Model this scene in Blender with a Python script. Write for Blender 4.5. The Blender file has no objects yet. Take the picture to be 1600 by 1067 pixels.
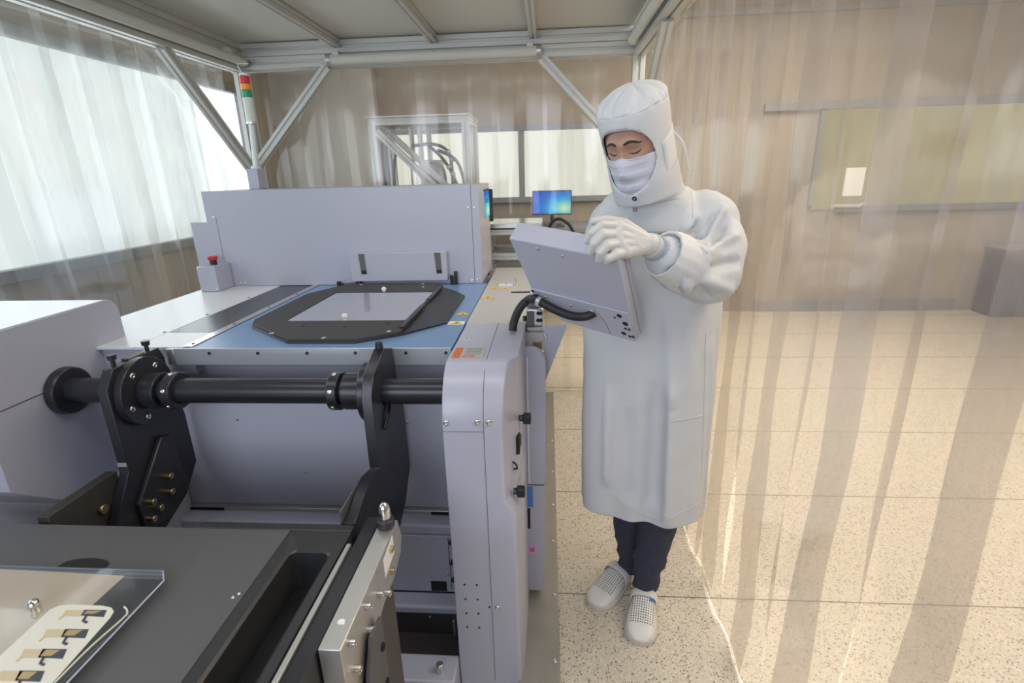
import bpy, bmesh, math, random
from mathutils import Vector, Matrix, noise
random.seed(7)
S = bpy.context.scene
COL = S.collection
PI = math.pi
def V(*a): return Vector(a[0] if len(a) == 1 else a)

# ------------------------------------------------------------------ materials
def newmat(name):
    m = bpy.data.materials.new(name); m.use_nodes = True
    nt = m.node_tree; nt.nodes.clear()
    return m, nt, nt.nodes, nt.links
def paint(name, col, rough=.4, metal=0., bump=0., bscale=300., var=0., vscale=6., coat=0., spec=.5, aniso=0.):
    m, nt, N, L = newmat(name)
    o = N.new('ShaderNodeOutputMaterial'); b = N.new('ShaderNodeBsdfPrincipled')
    L.new(b.outputs[0], o.inputs[0])
    b.inputs['Base Color'].default_value = (*col, 1); b.inputs['Roughness'].default_value = rough
    b.inputs['Metallic'].default_value = metal; b.inputs['Coat Weight'].default_value = coat
    b.inputs['Specular IOR Level'].default_value = spec
    if var or bump:
        tc = N.new('ShaderNodeTexCoord')
    if var:
        n = N.new('ShaderNodeTexNoise'); n.inputs['Scale'].default_value = vscale; n.inputs['Detail'].default_value = 5
        L.new(tc.outputs['Object'], n.inputs['Vector'])
        mx = N.new('ShaderNodeMix'); mx.data_type = 'RGBA'
        mx.inputs[6].default_value = (*[c * (1 - var) for c in col], 1); mx.inputs[7].default_value = (*[min(1, c * (1 + var)) for c in col], 1)
        L.new(n.outputs['Fac'], mx.inputs[0]); L.new(mx.outputs[2], b.inputs['Base Color'])
    if bump:
        n2 = N.new('ShaderNodeTexNoise'); n2.inputs['Scale'].default_value = bscale; n2.inputs['Detail'].default_value = 2
        L.new(tc.outputs['Object'], n2.inputs['Vector'])
        bp = N.new('ShaderNodeBump'); bp.inputs['Strength'].default_value = bump; bp.inputs['Distance'].default_value = .002
        L.new(n2.outputs['Fac'], bp.inputs['Height']); L.new(bp.outputs[0], b.inputs['Normal'])
    return m
def emit(name, col, s):
    m, nt, N, L = newmat(name)
    o = N.new('ShaderNodeOutputMaterial'); e = N.new('ShaderNodeEmission')
    e.inputs[0].default_value = (*col, 1); e.inputs[1].default_value = s
    L.new(e.outputs[0], o.inputs[0]); return m

M = {}
M['lilac'] = paint('lilac_paint', (.445, .448, .525), .30, bump=.05, bscale=500, var=.02)
M['apron'] = paint('apron_grey', (.50, .52, .55), .32, metal=.5)
M['white'] = paint('white_paint', (.72, .73, .74), .3, bump=.04, bscale=500)
M['warmwhite'] = paint('warm_white_paint', (.48, .47, .46), .4)
M['blue'] = paint('blue_table_paint', (.16, .27, .46), .28, var=.04)
M['bluetag'] = paint('blue_sticker', (.08, .2, .55), .4)
M['black'] = paint('black_anodised', (.022, .022, .027), .30, var=.1, vscale=30)
M['blackplate'] = paint('black_plate', (.028, .028, .03), .42, bump=.05, bscale=400, var=.08, vscale=9)
M['darkgrey'] = paint('dark_grey_plastic', (.095, .095, .097), .45, bump=.15, bscale=900, var=.06, vscale=5)
M['pit'] = paint('dark_recess', (.008, .007, .007), .6)
M['brown'] = paint('dark_brown_steel', (.07, .06, .055), .5, var=.1)
M['alu'] = paint('satin_aluminium', (.62, .61, .58), .38, metal=.85, var=.05, vscale=20)
M['aludark'] = paint('profile_groove', (.16, .16, .16), .5, metal=.4)
M['steel'] = paint('bright_steel', (.72, .70, .66), .18, metal=1.)
M['brass'] = paint('brass_screw', (.55, .45, .25), .3, metal=1.)
M['brushed'] = paint('brushed_skirting', (.40, .38, .33), .42, metal=.6, var=.12, vscale=12)
M['frame'] = paint('frame_aluminium', (.60, .60, .57), .45, metal=.35)
M['roof'] = paint('roof_panel', (.62, .62, .57), .5)
M['rubber'] = paint('black_rubber', (.012, .012, .013), .5, bump=.3, bscale=120)
M['label'] = paint('white_label', (.85, .85, .84), .5)
M['yellow'] = paint('yellow_sticker', (.75, .5, .03), .5)
M['orange'] = paint('orange_sticker', (.62, .16, .04), .5)
M['greysticker'] = paint('grey_sticker', (.45, .46, .42), .5)
M['ink'] = paint('sticker_ink', (.12, .12, .11), .6)
M['pinkhand'] = paint('sticker_red_mark', (.6, .2, .15), .6)
M['pink'] = paint('pink_sticker', (.8, .32, .72), .5)
M['redbtn'] = paint('red_button', (.6, .03, .02), .35)
M['skin'] = paint('skin', (.44, .25, .175), .5, var=.1, vscale=25)
M['hair'] = paint('dark_hair', (.03, .018, .012), .6)
M['cloth'] = paint('white_cleanroom_fabric', (.58, .59, .60), .75, bump=.25, bscale=900)
M['clothtrim'] = paint('white_trim_fabric', (.66, .66, .65), .7, bump=.2, bscale=900)
M['cuff'] = paint('pale_blue_elastic', (.36, .41, .50), .8, bump=.3, bscale=600)
M['mask'] = paint('white_mask_fabric', (.58, .59, .66), .8, bump=.15, bscale=900)
M['glove'] = paint('white_latex_glove', (.56, .55, .53), .5, bump=.1, bscale=200)
M['jeans'] = paint('navy_trousers', (.035, .038, .065), .85, bump=.5, bscale=700, var=.25, vscale=40)
M['clogrim'] = paint('clog_white', (.72, .70, .66), .45)
M['sole'] = paint('clog_sole', (.62, .56, .50), .6)
M['wallb'] = paint('beige_wall', (.30, .262, .212), .7, var=.06, vscale=1.3)
M['wallp'] = paint('pale_wall', (.42, .40, .35), .7, var=.05, vscale=1.3)
M['wframe'] = paint('window_frame_grey', (.22, .235, .25), .5, metal=.2)
M['ceil'] = paint('room_ceiling', (.6, .58, .54), .8)
M['door'] = paint('dark_box', (.04, .043, .05), .6)

def clog_mat():
    m, nt, N, L = newmat('clog_perforated')
    o = N.new('ShaderNodeOutputMaterial'); b = N.new('ShaderNodeBsdfPrincipled'); L.new(b.outputs[0], o.inputs[0])
    b.inputs['Roughness'].default_value = .42
    tc = N.new('ShaderNodeTexCoord'); sp = N.new('ShaderNodeSeparateXYZ'); L.new(tc.outputs['UV'], sp.inputs[0])
    def math_(op, a, bb=None):
        n = N.new('ShaderNodeMath'); n.operation = op
        for i, x in enumerate((a, bb)):
            if x is None: continue
            if isinstance(x, (int, float)): n.inputs[i].default_value = x
            else: L.new(x, n.inputs[i])
        return n.outputs[0]
    # u,v carry centimetres; one round hole per 0.85 cm cell
    fx = math_('SUBTRACT', math_('FRACT', math_('DIVIDE', sp.outputs[0], .85)), .5)
    fy = math_('SUBTRACT', math_('FRACT', math_('DIVIDE', sp.outputs[1], .85)), .5)
    d = math_('SQRT', math_('ADD', math_('MULTIPLY', fx, fx), math_('MULTIPLY', fy, fy)))
    hole = math_('LESS_THAN', d, .27)
    ax = math_('ABSOLUTE', sp.outputs[0])
    lim = math_('LESS_THAN', ax, 4.6)
    a1 = math_('GREATER_THAN', sp.outputs[1], 2.6); a2 = math_('LESS_THAN', sp.outputs[1], 13.0)
    k = math_('MULTIPLY', math_('MULTIPLY', hole, lim), math_('MULTIPLY', a1, a2))
    mx = N.new('ShaderNodeMix'); mx.data_type = 'RGBA'
    mx.inputs[6].default_value = (.72, .70, .66, 1); mx.inputs[7].default_value = (.06, .05, .045, 1)
    L.new(k, mx.inputs[0]); L.new(mx.outputs[2], b.inputs['Base Color'])
    return m
M['clog'] = clog_mat()

def floor_mat():
    m, nt, N, L = newmat('terrazzo_floor')
    o = N.new('ShaderNodeOutputMaterial'); b = N.new('ShaderNodeBsdfPrincipled'); L.new(b.outputs[0], o.inputs[0])
    b.inputs['Roughness'].default_value = .35
    tc = N.new('ShaderNodeTexCoord')
    def chips(scale, thr, seed):
        mp = N.new('ShaderNodeMapping'); mp.inputs['Location'].default_value = (seed, seed * .7, 0); L.new(tc.outputs['Object'], mp.inputs[0])
        nz = N.new('ShaderNodeTexNoise'); nz.inputs['Scale'].default_value = scale * 1.3; L.new(mp.outputs[0], nz.inputs['Vector'])
        ad = N.new('ShaderNodeMix'); ad.data_type = 'VECTOR'; ad.inputs[0].default_value = .012
        L.new(mp.outputs[0], ad.inputs[4]); L.new(nz.outputs['Color'], ad.inputs[5])
        v = N.new('ShaderNodeTexVoronoi'); v.inputs['Scale'].default_value = scale; L.new(ad.outputs[1], v.inputs['Vector'])
        r = N.new('ShaderNodeValToRGB'); r.color_ramp.elements[0].position = thr; r.color_ramp.elements[1].position = thr + .05
        r.color_ramp.elements[0].color = (1, 1, 1, 1); r.color_ramp.elements[1].color = (0, 0, 0, 1)
        L.new(v.outputs['Distance'], r.inputs[0])
        sep = N.new('ShaderNodeSeparateColor'); L.new(v.outputs['Color'], sep.inputs[0])
        g = N.new('ShaderNodeMath'); g.operation = 'GREATER_THAN'; g.inputs[1].default_value = .45; L.new(sep.outputs[0], g.inputs[0])
        mu = N.new('ShaderNodeMath'); mu.operation = 'MULTIPLY'; L.new(r.outputs[0], mu.inputs[0]); L.new(g.outputs[0], mu.inputs[1])
        return mu.outputs[0]
    c1 = chips(105, .29, 0.); c2 = chips(190, .29, 3.1); c3 = chips(100, .3, 7.7)
    nz = N.new('ShaderNodeTexNoise'); nz.inputs['Scale'].default_value = 9; nz.inputs['Detail'].default_value = 6; L.new(tc.outputs['Object'], nz.inputs['Vector'])
    base = N.new('ShaderNodeMix'); base.data_type = 'RGBA'
    base.inputs[6].default_value = (.56, .50, .405, 1); base.inputs[7].default_value = (.66, .60, .49, 1); L.new(nz.outputs['Fac'], base.inputs[0])
    def over(prev, fac, col, amt):
        q = N.new('ShaderNodeMath'); q.operation = 'MULTIPLY'; q.inputs[1].default_value = amt; L.new(fac, q.inputs[0])
        x = N.new('ShaderNodeMix'); x.data_type = 'RGBA'; L.new(q.outputs[0], x.inputs[0]); L.new(prev, x.inputs[6]); x.inputs[7].default_value = (*col, 1)
        return x.outputs[2]
    k = over(base.outputs[2], c3, (.75, .70, .60), .7)
    k = over(k, c2, (.16, .12, .08), .75)
    k = over(k, c1, (.10, .075, .055), .8)
    L.new(k, b.inputs['Base Color'])
    return m
M['floor'] = floor_mat()

def pvc_mat(name, tint, haze, hazecol, gloss=.6, vary=.4):
    m, nt, N, L = newmat(name)
    o = N.new('ShaderNodeOutputMaterial')
    tr = N.new('ShaderNodeBsdfTransparent'); tr.inputs[0].default_value = (*tint, 1)
    df = N.new('ShaderNodeBsdfDiffuse'); df.inputs[0].default_value = (*hazecol, 1)
    tl = N.new('ShaderNodeBsdfTranslucent'); tl.inputs[0].default_value = (*hazecol, 1)
    md = N.new('ShaderNodeMixShader'); md.inputs[0].default_value = .5
    L.new(df.outputs[0], md.inputs[1]); L.new(tl.outputs[0], md.inputs[2])
    tc = N.new('ShaderNodeTexCoord'); mp = N.new('ShaderNodeMapping'); mp.inputs['Scale'].default_value = (3, 3, .5)
    L.new(tc.outputs['Object'], mp.inputs[0])
    nz = N.new('ShaderNodeTexNoise'); nz.inputs['Scale'].default_value = 1.6; nz.inputs['Detail'].default_value = 3; L.new(mp.outputs[0], nz.inputs['Vector'])
    rm = N.new('ShaderNodeMapRange'); rm.inputs[1].default_value = .3; rm.inputs[2].default_value = .75
    rm.inputs[3].default_value = haze * (1 - vary); rm.inputs[4].default_value = haze * (1 + vary); L.new(nz.outputs['Fac'], rm.inputs[0])
    m1 = N.new('ShaderNodeMixShader'); L.new(rm.outputs[0], m1.inputs[0]); L.new(tr.outputs[0], m1.inputs[1]); L.new(md.outputs[0], m1.inputs[2])
    gl = N.new('ShaderNodeBsdfGlossy'); gl.inputs['Roughness'].default_value = .12; gl.inputs[0].default_value = (1, 1, 1, 1)
    fr = N.new('ShaderNodeFresnel'); fr.inputs[0].default_value = 1.45
    fm = N.new('ShaderNodeMath'); fm.operation = 'MULTIPLY'; fm.inputs[1].default_value = gloss; L.new(fr.outputs[0], fm.inputs[0])
    m2 = N.new('ShaderNodeMixShader'); L.new(fm.outputs[0], m2.inputs[0]); L.new(m1.outputs[0], m2.inputs[1]); L.new(gl.outputs[0], m2.inputs[2])
    nb = N.new('ShaderNodeTexNoise'); nb.inputs['Scale'].default_value = 1.6; nb.inputs['Detail'].default_value = 3
    L.new(mp.outputs[0], nb.inputs['Vector'])
    bp = N.new('ShaderNodeBump'); bp.inputs['Strength'].default_value = .2; bp.inputs['Distance'].default_value = .03
    L.new(nb.outputs['Fac'], bp.inputs['Height']); L.new(bp.outputs[0], gl.inputs['Normal'])
    L.new(m2.outputs[0], o.inputs[0]); return m
M['pvc'] = pvc_mat('clear_pvc', (.985, .975, .965), .115, (.46, .42, .415), .3, .1)
M['pvcback'] = pvc_mat('clear_pvc_back', (.985, .98, .975), .02, (.66, .65, .62), .7, .4)
M['pvcleft'] = pvc_mat('clear_pvc_left', (.975, .98, .98), .032, (.74, .75, .74), .3, .3)

def glass_mat(name, col, fac, rough=.03, body=(.2, .22, .3)):
    """a clear or frosted sheet: see-through share, body tone and mirror-like reflection"""
    m, nt, N, L = newmat(name)
    o = N.new('ShaderNodeOutputMaterial')
    tr = N.new('ShaderNodeBsdfTransparent'); tr.inputs[0].default_value = (*col, 1)
    b = N.new('ShaderNodeBsdfDiffuse'); b.inputs[0].default_value = (*body, 1)
    m1 = N.new('ShaderNodeMixShader'); m1.inputs[0].default_value = fac; L.new(tr.outputs[0], m1.inputs[1]); L.new(b.outputs[0], m1.inputs[2])
    gl = N.new('ShaderNodeBsdfGlossy'); gl.inputs['Roughness'].default_value = rough; gl.inputs[0].default_value = (1, 1, 1, 1)
    fr = N.new('ShaderNodeFresnel'); fr.inputs[0].default_value = 1.7
    m2 = N.new('ShaderNodeMixShader'); L.new(fr.outputs[0], m2.inputs[0]); L.new(m1.outputs[0], m2.inputs[1]); L.new(gl.outputs[0], m2.inputs[2])
    L.new(m2.outputs[0], o.inputs[0]); return m
M['glass'] = glass_mat('clear_glass', (.93, .96, .97), .12, .02, (.45, .47, .5))
M['frost'] = glass_mat('frosted_glass', (.7, .7, .75), .8, .06, (.42, .43, .52))
M['paneglass'] = glass_mat('thin_pane', (.97, .97, .97), .05, .02, (.5, .5, .5))
M['glassedge'] = paint('glass_cut_edge', (.55, .62, .78), .2)

def screen_mat():
    m, nt, N, L = newmat('monitor_picture')
    o = N.new('ShaderNodeOutputMaterial'); e = N.new('ShaderNodeEmission'); L.new(e.outputs[0], o.inputs[0])
    tc = N.new('ShaderNodeTexCoord')
    g = N.new('ShaderNodeTexGradient'); g.gradient_type = 'SPHERICAL'
    mp = N.new('ShaderNodeMapping'); mp.inputs['Location'].default_value = (-.85, -.25, 0); L.new(tc.outputs['UV'], mp.inputs[0]); L.new(mp.outputs[0], g.inputs[0])
    r = N.new('ShaderNodeValToRGB'); L.new(g.outputs['Fac'], r.inputs[0])
    el = r.color_ramp.elements
    el[0].position = 0.; el[0].color = (.03, .09, .62, 1); el[1].position = 1.; el[1].color = (.85, .95, .55, 1)
    for p, c in ((.35, (.04, .22, .75, 1)), (.62, (.05, .5, .85, 1)), (.82, (.3, .8, .72, 1))):
        x = el.new(p); x.color = c
    L.new(r.outputs[0], e.inputs[0]); e.inputs[1].default_value = .8
    return m
M['screen'] = screen_mat()

# lit windows: blinds with daylight behind
def window_mat(name, col, s, streak, ax):
    m, nt, N, L = newmat(name)
    o = N.new('ShaderNodeOutputMaterial'); e = N.new('ShaderNodeEmission'); L.new(e.outputs[0], o.inputs[0])
    tc = N.new('ShaderNodeTexCoord'); mp = N.new('ShaderNodeMapping'); mp.inputs['Scale'].default_value = ax; L.new(tc.outputs['Object'], mp.inputs[0])
    n = N.new('ShaderNodeTexNoise'); n.inputs['Scale'].default_value = 4; n.inputs['Detail'].default_value = 3; L.new(mp.outputs[0], n.inputs['Vector'])
    mr = N.new('ShaderNodeMapRange'); mr.inputs[1].default_value = .3; mr.inputs[2].default_value = .7; mr.inputs[3].default_value = s * (1 - streak); mr.inputs[4].default_value = s * (1 + streak)
    L.new(n.outputs['Fac'], mr.inputs[0]); L.new(mr.outputs[0], e.inputs[1]); e.inputs[0].default_value = (*col, 1)
    return m
M['dayleft'] = window_mat('daylit_blind', (.86, .95, .93), .92, .05, (1, 2.5, .2))
M['daybright'] = emit('bright_sky', (.93, .96, 1.), 1.6)
M['dayback'] = window_mat('daylit_back_blind', (.86, .86, .74), .82, .05, (3, 1, .3))
M['dayright'] = window_mat('yellow_lit_window', (.66, .58, .27), .55, .08, (2, 1, .4))
M['tube'] = emit('fluorescent_tube', (1., .93, .82), 6.)

# ------------------------------------------------------------------ mesh helpers
def wmat(o):
    m = o.matrix_basis.copy(); p = o.parent
    while p: m = p.matrix_basis @ m; p = p.parent
    return m
class MB:
    def __init__(s): s.b = bmesh.new()
    def box(s, x0, x1, y0, y1, z0, z1):
        v = [s.b.verts.new((x, y, z)) for z in (z0, z1) for y in (y0, y1) for x in (x0, x1)]
        for f in ((0, 2, 3, 1), (4, 5, 7, 6), (0, 1, 5, 4), (2, 6, 7, 3), (0, 4, 6, 2), (1, 3, 7, 5)): s.b.faces.new([v[i] for i in f])
        return s
    def prism(s, poly, ax, a0, a1):
        f = {'x': lambda p, a: (a, p[0], p[1]), 'y': lambda p, a: (p[0], a, p[1]), 'z': lambda p, a: (p[0], p[1], a)}[ax]
        A = [s.b.verts.new(f(p, a0)) for p in poly]; B = [s.b.verts.new(f(p, a1)) for p in poly]
        n = len(poly); fs = [s.b.faces.new(A), s.b.faces.new(B[::-1])]
        for i in range(n): fs.append(s.b.faces.new((A[i], B[i], B[(i + 1) % n], A[(i + 1) % n])))
        bmesh.ops.recalc_face_normals(s.b, faces=fs); return s
    def loft(s, rings, cap0=True, cap1=True, closed=True):
        R = [[s.b.verts.new(p) for p in r] for r in rings]; n = len(R[0]); fs = []
        for a, b in zip(R, R[1:]):
            for i in range(n if closed else n - 1): fs.append(s.b.faces.new((a[i], a[(i + 1) % n], b[(i + 1) % n], b[i])))
        if cap0: fs.append(s.b.faces.new(R[0][::-1]))
        if cap1: fs.append(s.b.faces.new(R[-1]))
        if closed: bmesh.ops.recalc_face_normals(s.b, faces=fs)
        return s
    def cyl(s, p0, p1, r0, r1=None, n=24):
        p0, p1 = V(p0), V(p1); r1 = r0 if r1 is None else r1
        d = (p1 - p0).normalized(); u = d.orthogonal().normalized(); w = d.cross(u)
        ring = lambda c, r: [c + (u * math.cos(2 * PI * i / n) + w * math.sin(2 * PI * i / n)) * r for i in range(n)]
        return s.loft([ring(p0, r0), ring(p1, r1)])
    def ringcyl(s, p0, p1, ro, ri, n=32):
        p0, p1 = V(p0), V(p1); d = (p1 - p0).normalized(); u = d.orthogonal().normalized(); w = d.cross(u)
        ring = lambda c, r: [c + (u * math.cos(2 * PI * i / n) + w * math.sin(2 * PI * i / n)) * r for i in range(n)]
        return s.loft([ring(p0, ri), ring(p0, ro), ring(p1, ro), ring(p1, ri), ring(p0, ri)], False, False)
    def tube(s, pts, r, n=10):
        pts = [V(p) for p in pts]; rings = []
        u = None
        for i, p in enumerate(pts):
            d = (pts[min(i + 1, len(pts) - 1)] - pts[max(i - 1, 0)]).normalized()
            u = d.orthogonal().normalized() if u is None else (u - d * u.dot(d)).normalized()
            w = d.cross(u); rr = r[i] if isinstance(r, (list, tuple)) else r
            rings.append([p + (u * math.cos(2 * PI * k / n) + w * math.sin(2 * PI * k / n)) * rr for k in range(n)])
        return s.loft(rings)
    def sph(s, c, r, n=20, sc=(1, 1, 1)):
        c = V(c); g = bmesh.ops.create_uvsphere(s.b, u_segments=n, v_segments=max(6, n * 2 // 3), radius=r)
        for v in g['verts']: v.co = V(v.co.x * sc[0], v.co.y * sc[1], v.co.z * sc[2]) + c
        return s
    def quad(s, *p):
        s.b.faces.new([s.b.verts.new(q) for q in p]); return s
    def build(s, name, mat, parent=None, bevel=0., smooth=True, world=True, seg=2):
        me = bpy.data.meshes.new(name)
        if parent is not None and world: s.b.transform(wmat(parent).inverted())
        o = bpy.data.objects.new(name, me)
        if parent is None:
            xs = [v.co for v in s.b.verts]; lo = [min(c[i] for c in xs) for i in range(3)]; hi = [max(c[i] for c in xs) for i in range(3)]
            org = V((lo[0] + hi[0]) / 2, (lo[1] + hi[1]) / 2, lo[2]); s.b.transform(Matrix.Translation(-org)); o.location = org
        s.b.to_mesh(me); s.b.free()
        me.materials.append(M[mat] if isinstance(mat, str) else mat)
        COL.objects.link(o)
        if parent is not None: o.parent = parent
        if smooth:
            for p in me.polygons: p.use_smooth = True
            me.set_sharp_from_angle(angle=math.radians(38))
        if bevel:
            b = o.modifiers.new('edge', 'BEVEL'); b.width = bevel; b.segments = seg; b.limit_method = 'ANGLE'; b.angle_limit = math.radians(40)
        return o
def box(name, mat, parent, x0, x1, y0, y1, z0, z1, bevel=.002):
    return MB().box(x0, x1, y0, y1, z0, z1).build(name, mat, parent, bevel)
def thing(name, label, cat, loc, group=None, rot=None):
    o = bpy.data.objects.new(name, None); COL.objects.link(o); o.empty_display_size = .1
    o.location = loc
    if rot is not None: o.rotation_euler = rot
    o['label'] = label; o['category'] = cat
    if group: o['group'] = group
    return o
def tag(o, label, cat, group=None):
    o['label'] = label; o['category'] = cat
    if group: o['group'] = group
    return o
def struct(o, label=None):
    o['kind'] = 'structure'
    if label: o['label'] = label
    return o
def copy_obj(o, parent):
    c = o.copy(); COL.objects.link(c); c.parent = parent; return c
_bolt = {}
def bolt(parent, p, nrm, r=.006, mat='steel', name='bolt', h=.5):
    """one domed screw head; copies share the mesh"""
    key = (mat, name, h)
    if key not in _bolt:
        b = MB(); n = 12; rings = []
        for t, z in ((1, 0), (1, .35 * h), (.8, .8 * h), (.35, h), (.3, .6 * h)):
            rings.append([(math.cos(2 * PI * i / n) * t, math.sin(2 * PI * i / n) * t, z) for i in range(n)])
        b.loft(rings); me = bpy.data.meshes.new(name); b.b.to_mesh(me); b.b.free(); me.materials.append(M[mat])
        for q in me.polygons: q.use_smooth = True
        _bolt[key] = me
    o = bpy.data.objects.new(name, _bolt[key]); COL.objects.link(o)
    mat4 = Matrix.Translation(V(p)) @ V(nrm).normalized().to_track_quat('Z', 'Y').to_matrix().to_4x4() @ Matrix.Scale(r, 4)
    o.parent = parent; o.matrix_basis = wmat(parent).inverted() @ mat4
    return o
def arc(cx, cy, r, a0, a1, n=6):
    return [(cx + r * math.cos(math.radians(a0 + (a1 - a0) * i / n)), cy + r * math.sin(math.radians(a0 + (a1 - a0) * i / n))) for i in range(n + 1)]
def spline(pts, n=8):
    """Catmull-Rom through points"""
    P = [V(p) for p in pts]; out = []
    for i in range(len(P) - 1):
        a, b, c, d = P[max(i - 1, 0)], P[i], P[i + 1], P[min(i + 2, len(P) - 1)]
        for k in range(n):
            t = k / n
            out.append(.5 * ((2 * b) + (c - a) * t + (2 * a - 5 * b + 4 * c - d) * t * t + (3 * b - a - 3 * c + d) * t ** 3))
    return out + [P[-1]]
def cspline2(pts, n=6):
    """closed Catmull-Rom in plan"""
    m = len(pts); out = []
    for i in range(m):
        a, b, c, d = (V(*pts[(i + k - 1) % m]) for k in range(4))
        for k in range(n):
            t = k / n
            out.append(.5 * ((2 * b) + (c - a) * t + (2 * a - 5 * b + 4 * c - d) * t * t + (3 * b - a - 3 * c + d) * t ** 3))
    return out
def remeshed(o, voxel, smooth=2):
    """bake a voxel union so the surface is continuous"""
    md = o.modifiers.new('union', 'REMESH'); md.mode = 'VOXEL'; md.voxel_size = voxel; md.use_smooth_shade = True
    if smooth:
        sm = o.modifiers.new('soft', 'SMOOTH'); sm.iterations = smooth; sm.factor = .5
    dg = bpy.context.evaluated_depsgraph_get(); dg.update()
    me = bpy.data.meshes.new_from_object(o.evaluated_get(dg))
    o.modifiers.clear(); old = o.data; mats = list(old.materials); o.data = me
    if not me.materials:
        for q in mats: me.materials.append(q)
    for p in me.polygons: p.use_smooth = True
    return o
def capsule(b, p0, r0, p1, r1, n=16):
    p0, p1 = V(p0), V(p1); d = (p1 - p0); L = d.length; d.normalize(); u = d.orthogonal().normalized(); w = d.cross(u); rings = []
    ring = lambda c, r: [c + (u * math.cos(2 * PI * i / n) + w * math.sin(2 * PI * i / n)) * r for i in range(n)]
    for k in range(1, 6): a = PI / 2 * (1 - k / 6); rings.append(ring(p0 - d * r0 * math.sin(a), r0 * math.cos(a)))
    rings.append(ring(p0, r0)); rings.append(ring(p1, r1))
    for k in range(1, 6): a = PI / 2 * k / 6; rings.append(ring(p1 + d * r1 * math.sin(a), r1 * math.cos(a)))
    b.loft(rings)

# ================================================================== THE ROOM
struct(MB().box(-3.2, 6.2, -.6, 6.3, -.1, 0).build('floor', 'floor', None, smooth=False), 'speckled beige terrazzo floor')
# dark joints between the terrazzo slabs (0.697 m grid)
jb = MB()
for k in range(-3, 9):
    y = 1.656 + .697 * k
    if -.6 < y < 6.05: jb.box(-3.0, 6.1, y - .0016, y + .0016, -.001, .0012)
for x in (-2.17, -1.475, -.777, -.08): jb.box(x - .0012, x + .0012, -.6, 6.05, -.001, .0012)
M['joint'] = paint('floor_joint', (.15, .12, .085), .7)
struct(jb.build('trim_1', 'joint', None, smooth=False), 'thin dark joints between floor slabs')
# walls: back (y = 6.05), left (x = -3), right (x = 6.1)
wb = MB()
WZ = 3.3
def wall_y(b, x0, x1, z0, z1): b.box(x0, x1, 6.05, 6.25, z0, z1)
wall_y(wb, -3.2, -1.80, 0, WZ); wall_y(wb, .80, 2.86, 0, WZ); wall_y(wb, 5.5, 6.2, 0, WZ)
wall_y(wb, -1.80, .80, 0, 1.33); wall_y(wb, -1.80, .80, 2.09, WZ)
wall_y(wb, 2.86, 5.5, 0, 1.165); wall_y(wb, 2.86, 5.5, 2.2, WZ)
struct(wb.build('wall_back', 'wallb', None, smooth=False), 'beige wall behind the clear curtains')
wl = MB()
for y0, y1, z0, z1 in ((-.6, .2, 0, WZ), (5.3, 6.05, 0, WZ), (.2, 5.3, 0, 1.115), (.2, 5.3, 2.455, WZ)): wl.box(-3.2, -3.0, y0, y1, z0, z1)
struct(wl.build('wall_left', 'wallb', None, smooth=False), 'beige wall with the long daylit window')
struct(MB().box(6.1, 6.3, -.6, 6.05, 0, WZ).build('wall_right', 'wallb', None, smooth=False))
struct(MB().box(-3.2, 6.3, -.6, 6.3, WZ, WZ + .1).build('ceiling', 'ceil', None, smooth=False), 'room ceiling above the enclosure')
struct(MB().box(-3.0, -1.86, 5.93, 6.05, 0, 2.85).build('wall_recess', 'wallp', None, .003), 'paler wall panel left of the back window')
bbm = MB().box(2.4, 4.6, 6.02, 6.05, 0, .13)
struct(bbm.build('baseboard_back', 'wframe', None, .003), 'dark grey baseboard under the yellow window')
struct(MB().box(-1.8, 6.1, 6.02, 6.05, 3.06, 3.12).build('trim_2', 'wframe', None, .003), 'grey rail high on the back wall')

def window(n, rects, panes, fmat, pmat, label):
    """frame bars (boxes) as the window's own mesh, each lit pane a child"""
    b = MB()
    for r in rects: b.box(*r)
    o = struct(b.build('window_%d' % n, fmat, None, .004), label)
    for i, (r, m) in enumerate(panes):
        MB().box(*r).build('pane', m, o)
    return o
# long window of the left wall with one clear bright section at its far end
window(1, [(-3.06, -2.95, .2, 5.3, 2.40, 2.47), (-3.06, -2.95, .2, 5.3, 1.10, 1.17), (-3.06, -2.95, 5.24, 5.3, 1.17, 2.40), (-3.06, -2.95, .2, .26, 1.17, 2.40)],
       [((-3.03, -3.01, .26, 4.60, 1.17, 2.40), 'dayleft'), ((-3.03, -3.01, 4.60, 5.24, 1.17, 2.40), 'daybright')], 'wframe', None, 'long grey framed window bright with daylight on the left wall')
window(2, [(-1.83, .83, 5.99, 6.06, 2.05, 2.11), (-1.83, .83, 5.99, 6.06, 1.30, 1.36), (-.325, -.26, 6.0, 6.05, 1.36, 2.05), (-1.83, -1.78, 5.99, 6.06, 1.36, 2.05), (.78, .83, 5.99, 6.06, 1.36, 2.05)],
       [((-1.78, -.325, 6.03, 6.045, 1.36, 2.05), 'dayback'), ((-.26, .78, 6.03, 6.045, 1.36, 2.05), 'dayback')], 'wframe', None, 'pale lit window with a centre post behind the operator')
window(3, [(2.25, 5.55, 5.99, 6.06, 2.16, 2.24), (3.12, 5.55, 5.99, 6.06, 1.125, 1.19), (2.83, 2.88, 6.0, 6.06, 1.19, 2.16), (5.48, 5.55, 5.99, 6.06, 1.19, 2.16)],
       [((2.88, 5.48, 6.03, 6.045, 1.15, 2.16), 'dayright')], 'wframe', None, 'yellowish window seen through the right curtain')
tag(MB().box(3.18, 3.38, 6.02, 6.027, 1.29, 1.58).build('paper_notice', 'label', None, smooth=False), 'blank white paper on the yellow window', 'paper')
wh = MB().cyl((3.05, 5.97, 1.19), (3.36, 5.97, 1.185), .018).cyl((3.33, 5.97, 1.187), (3.40, 5.97, 1.21), .015)
tag(wh.build('window_handle', 'warmwhite', None), 'white lever on the lower left rail of the yellow window', 'handle')
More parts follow.
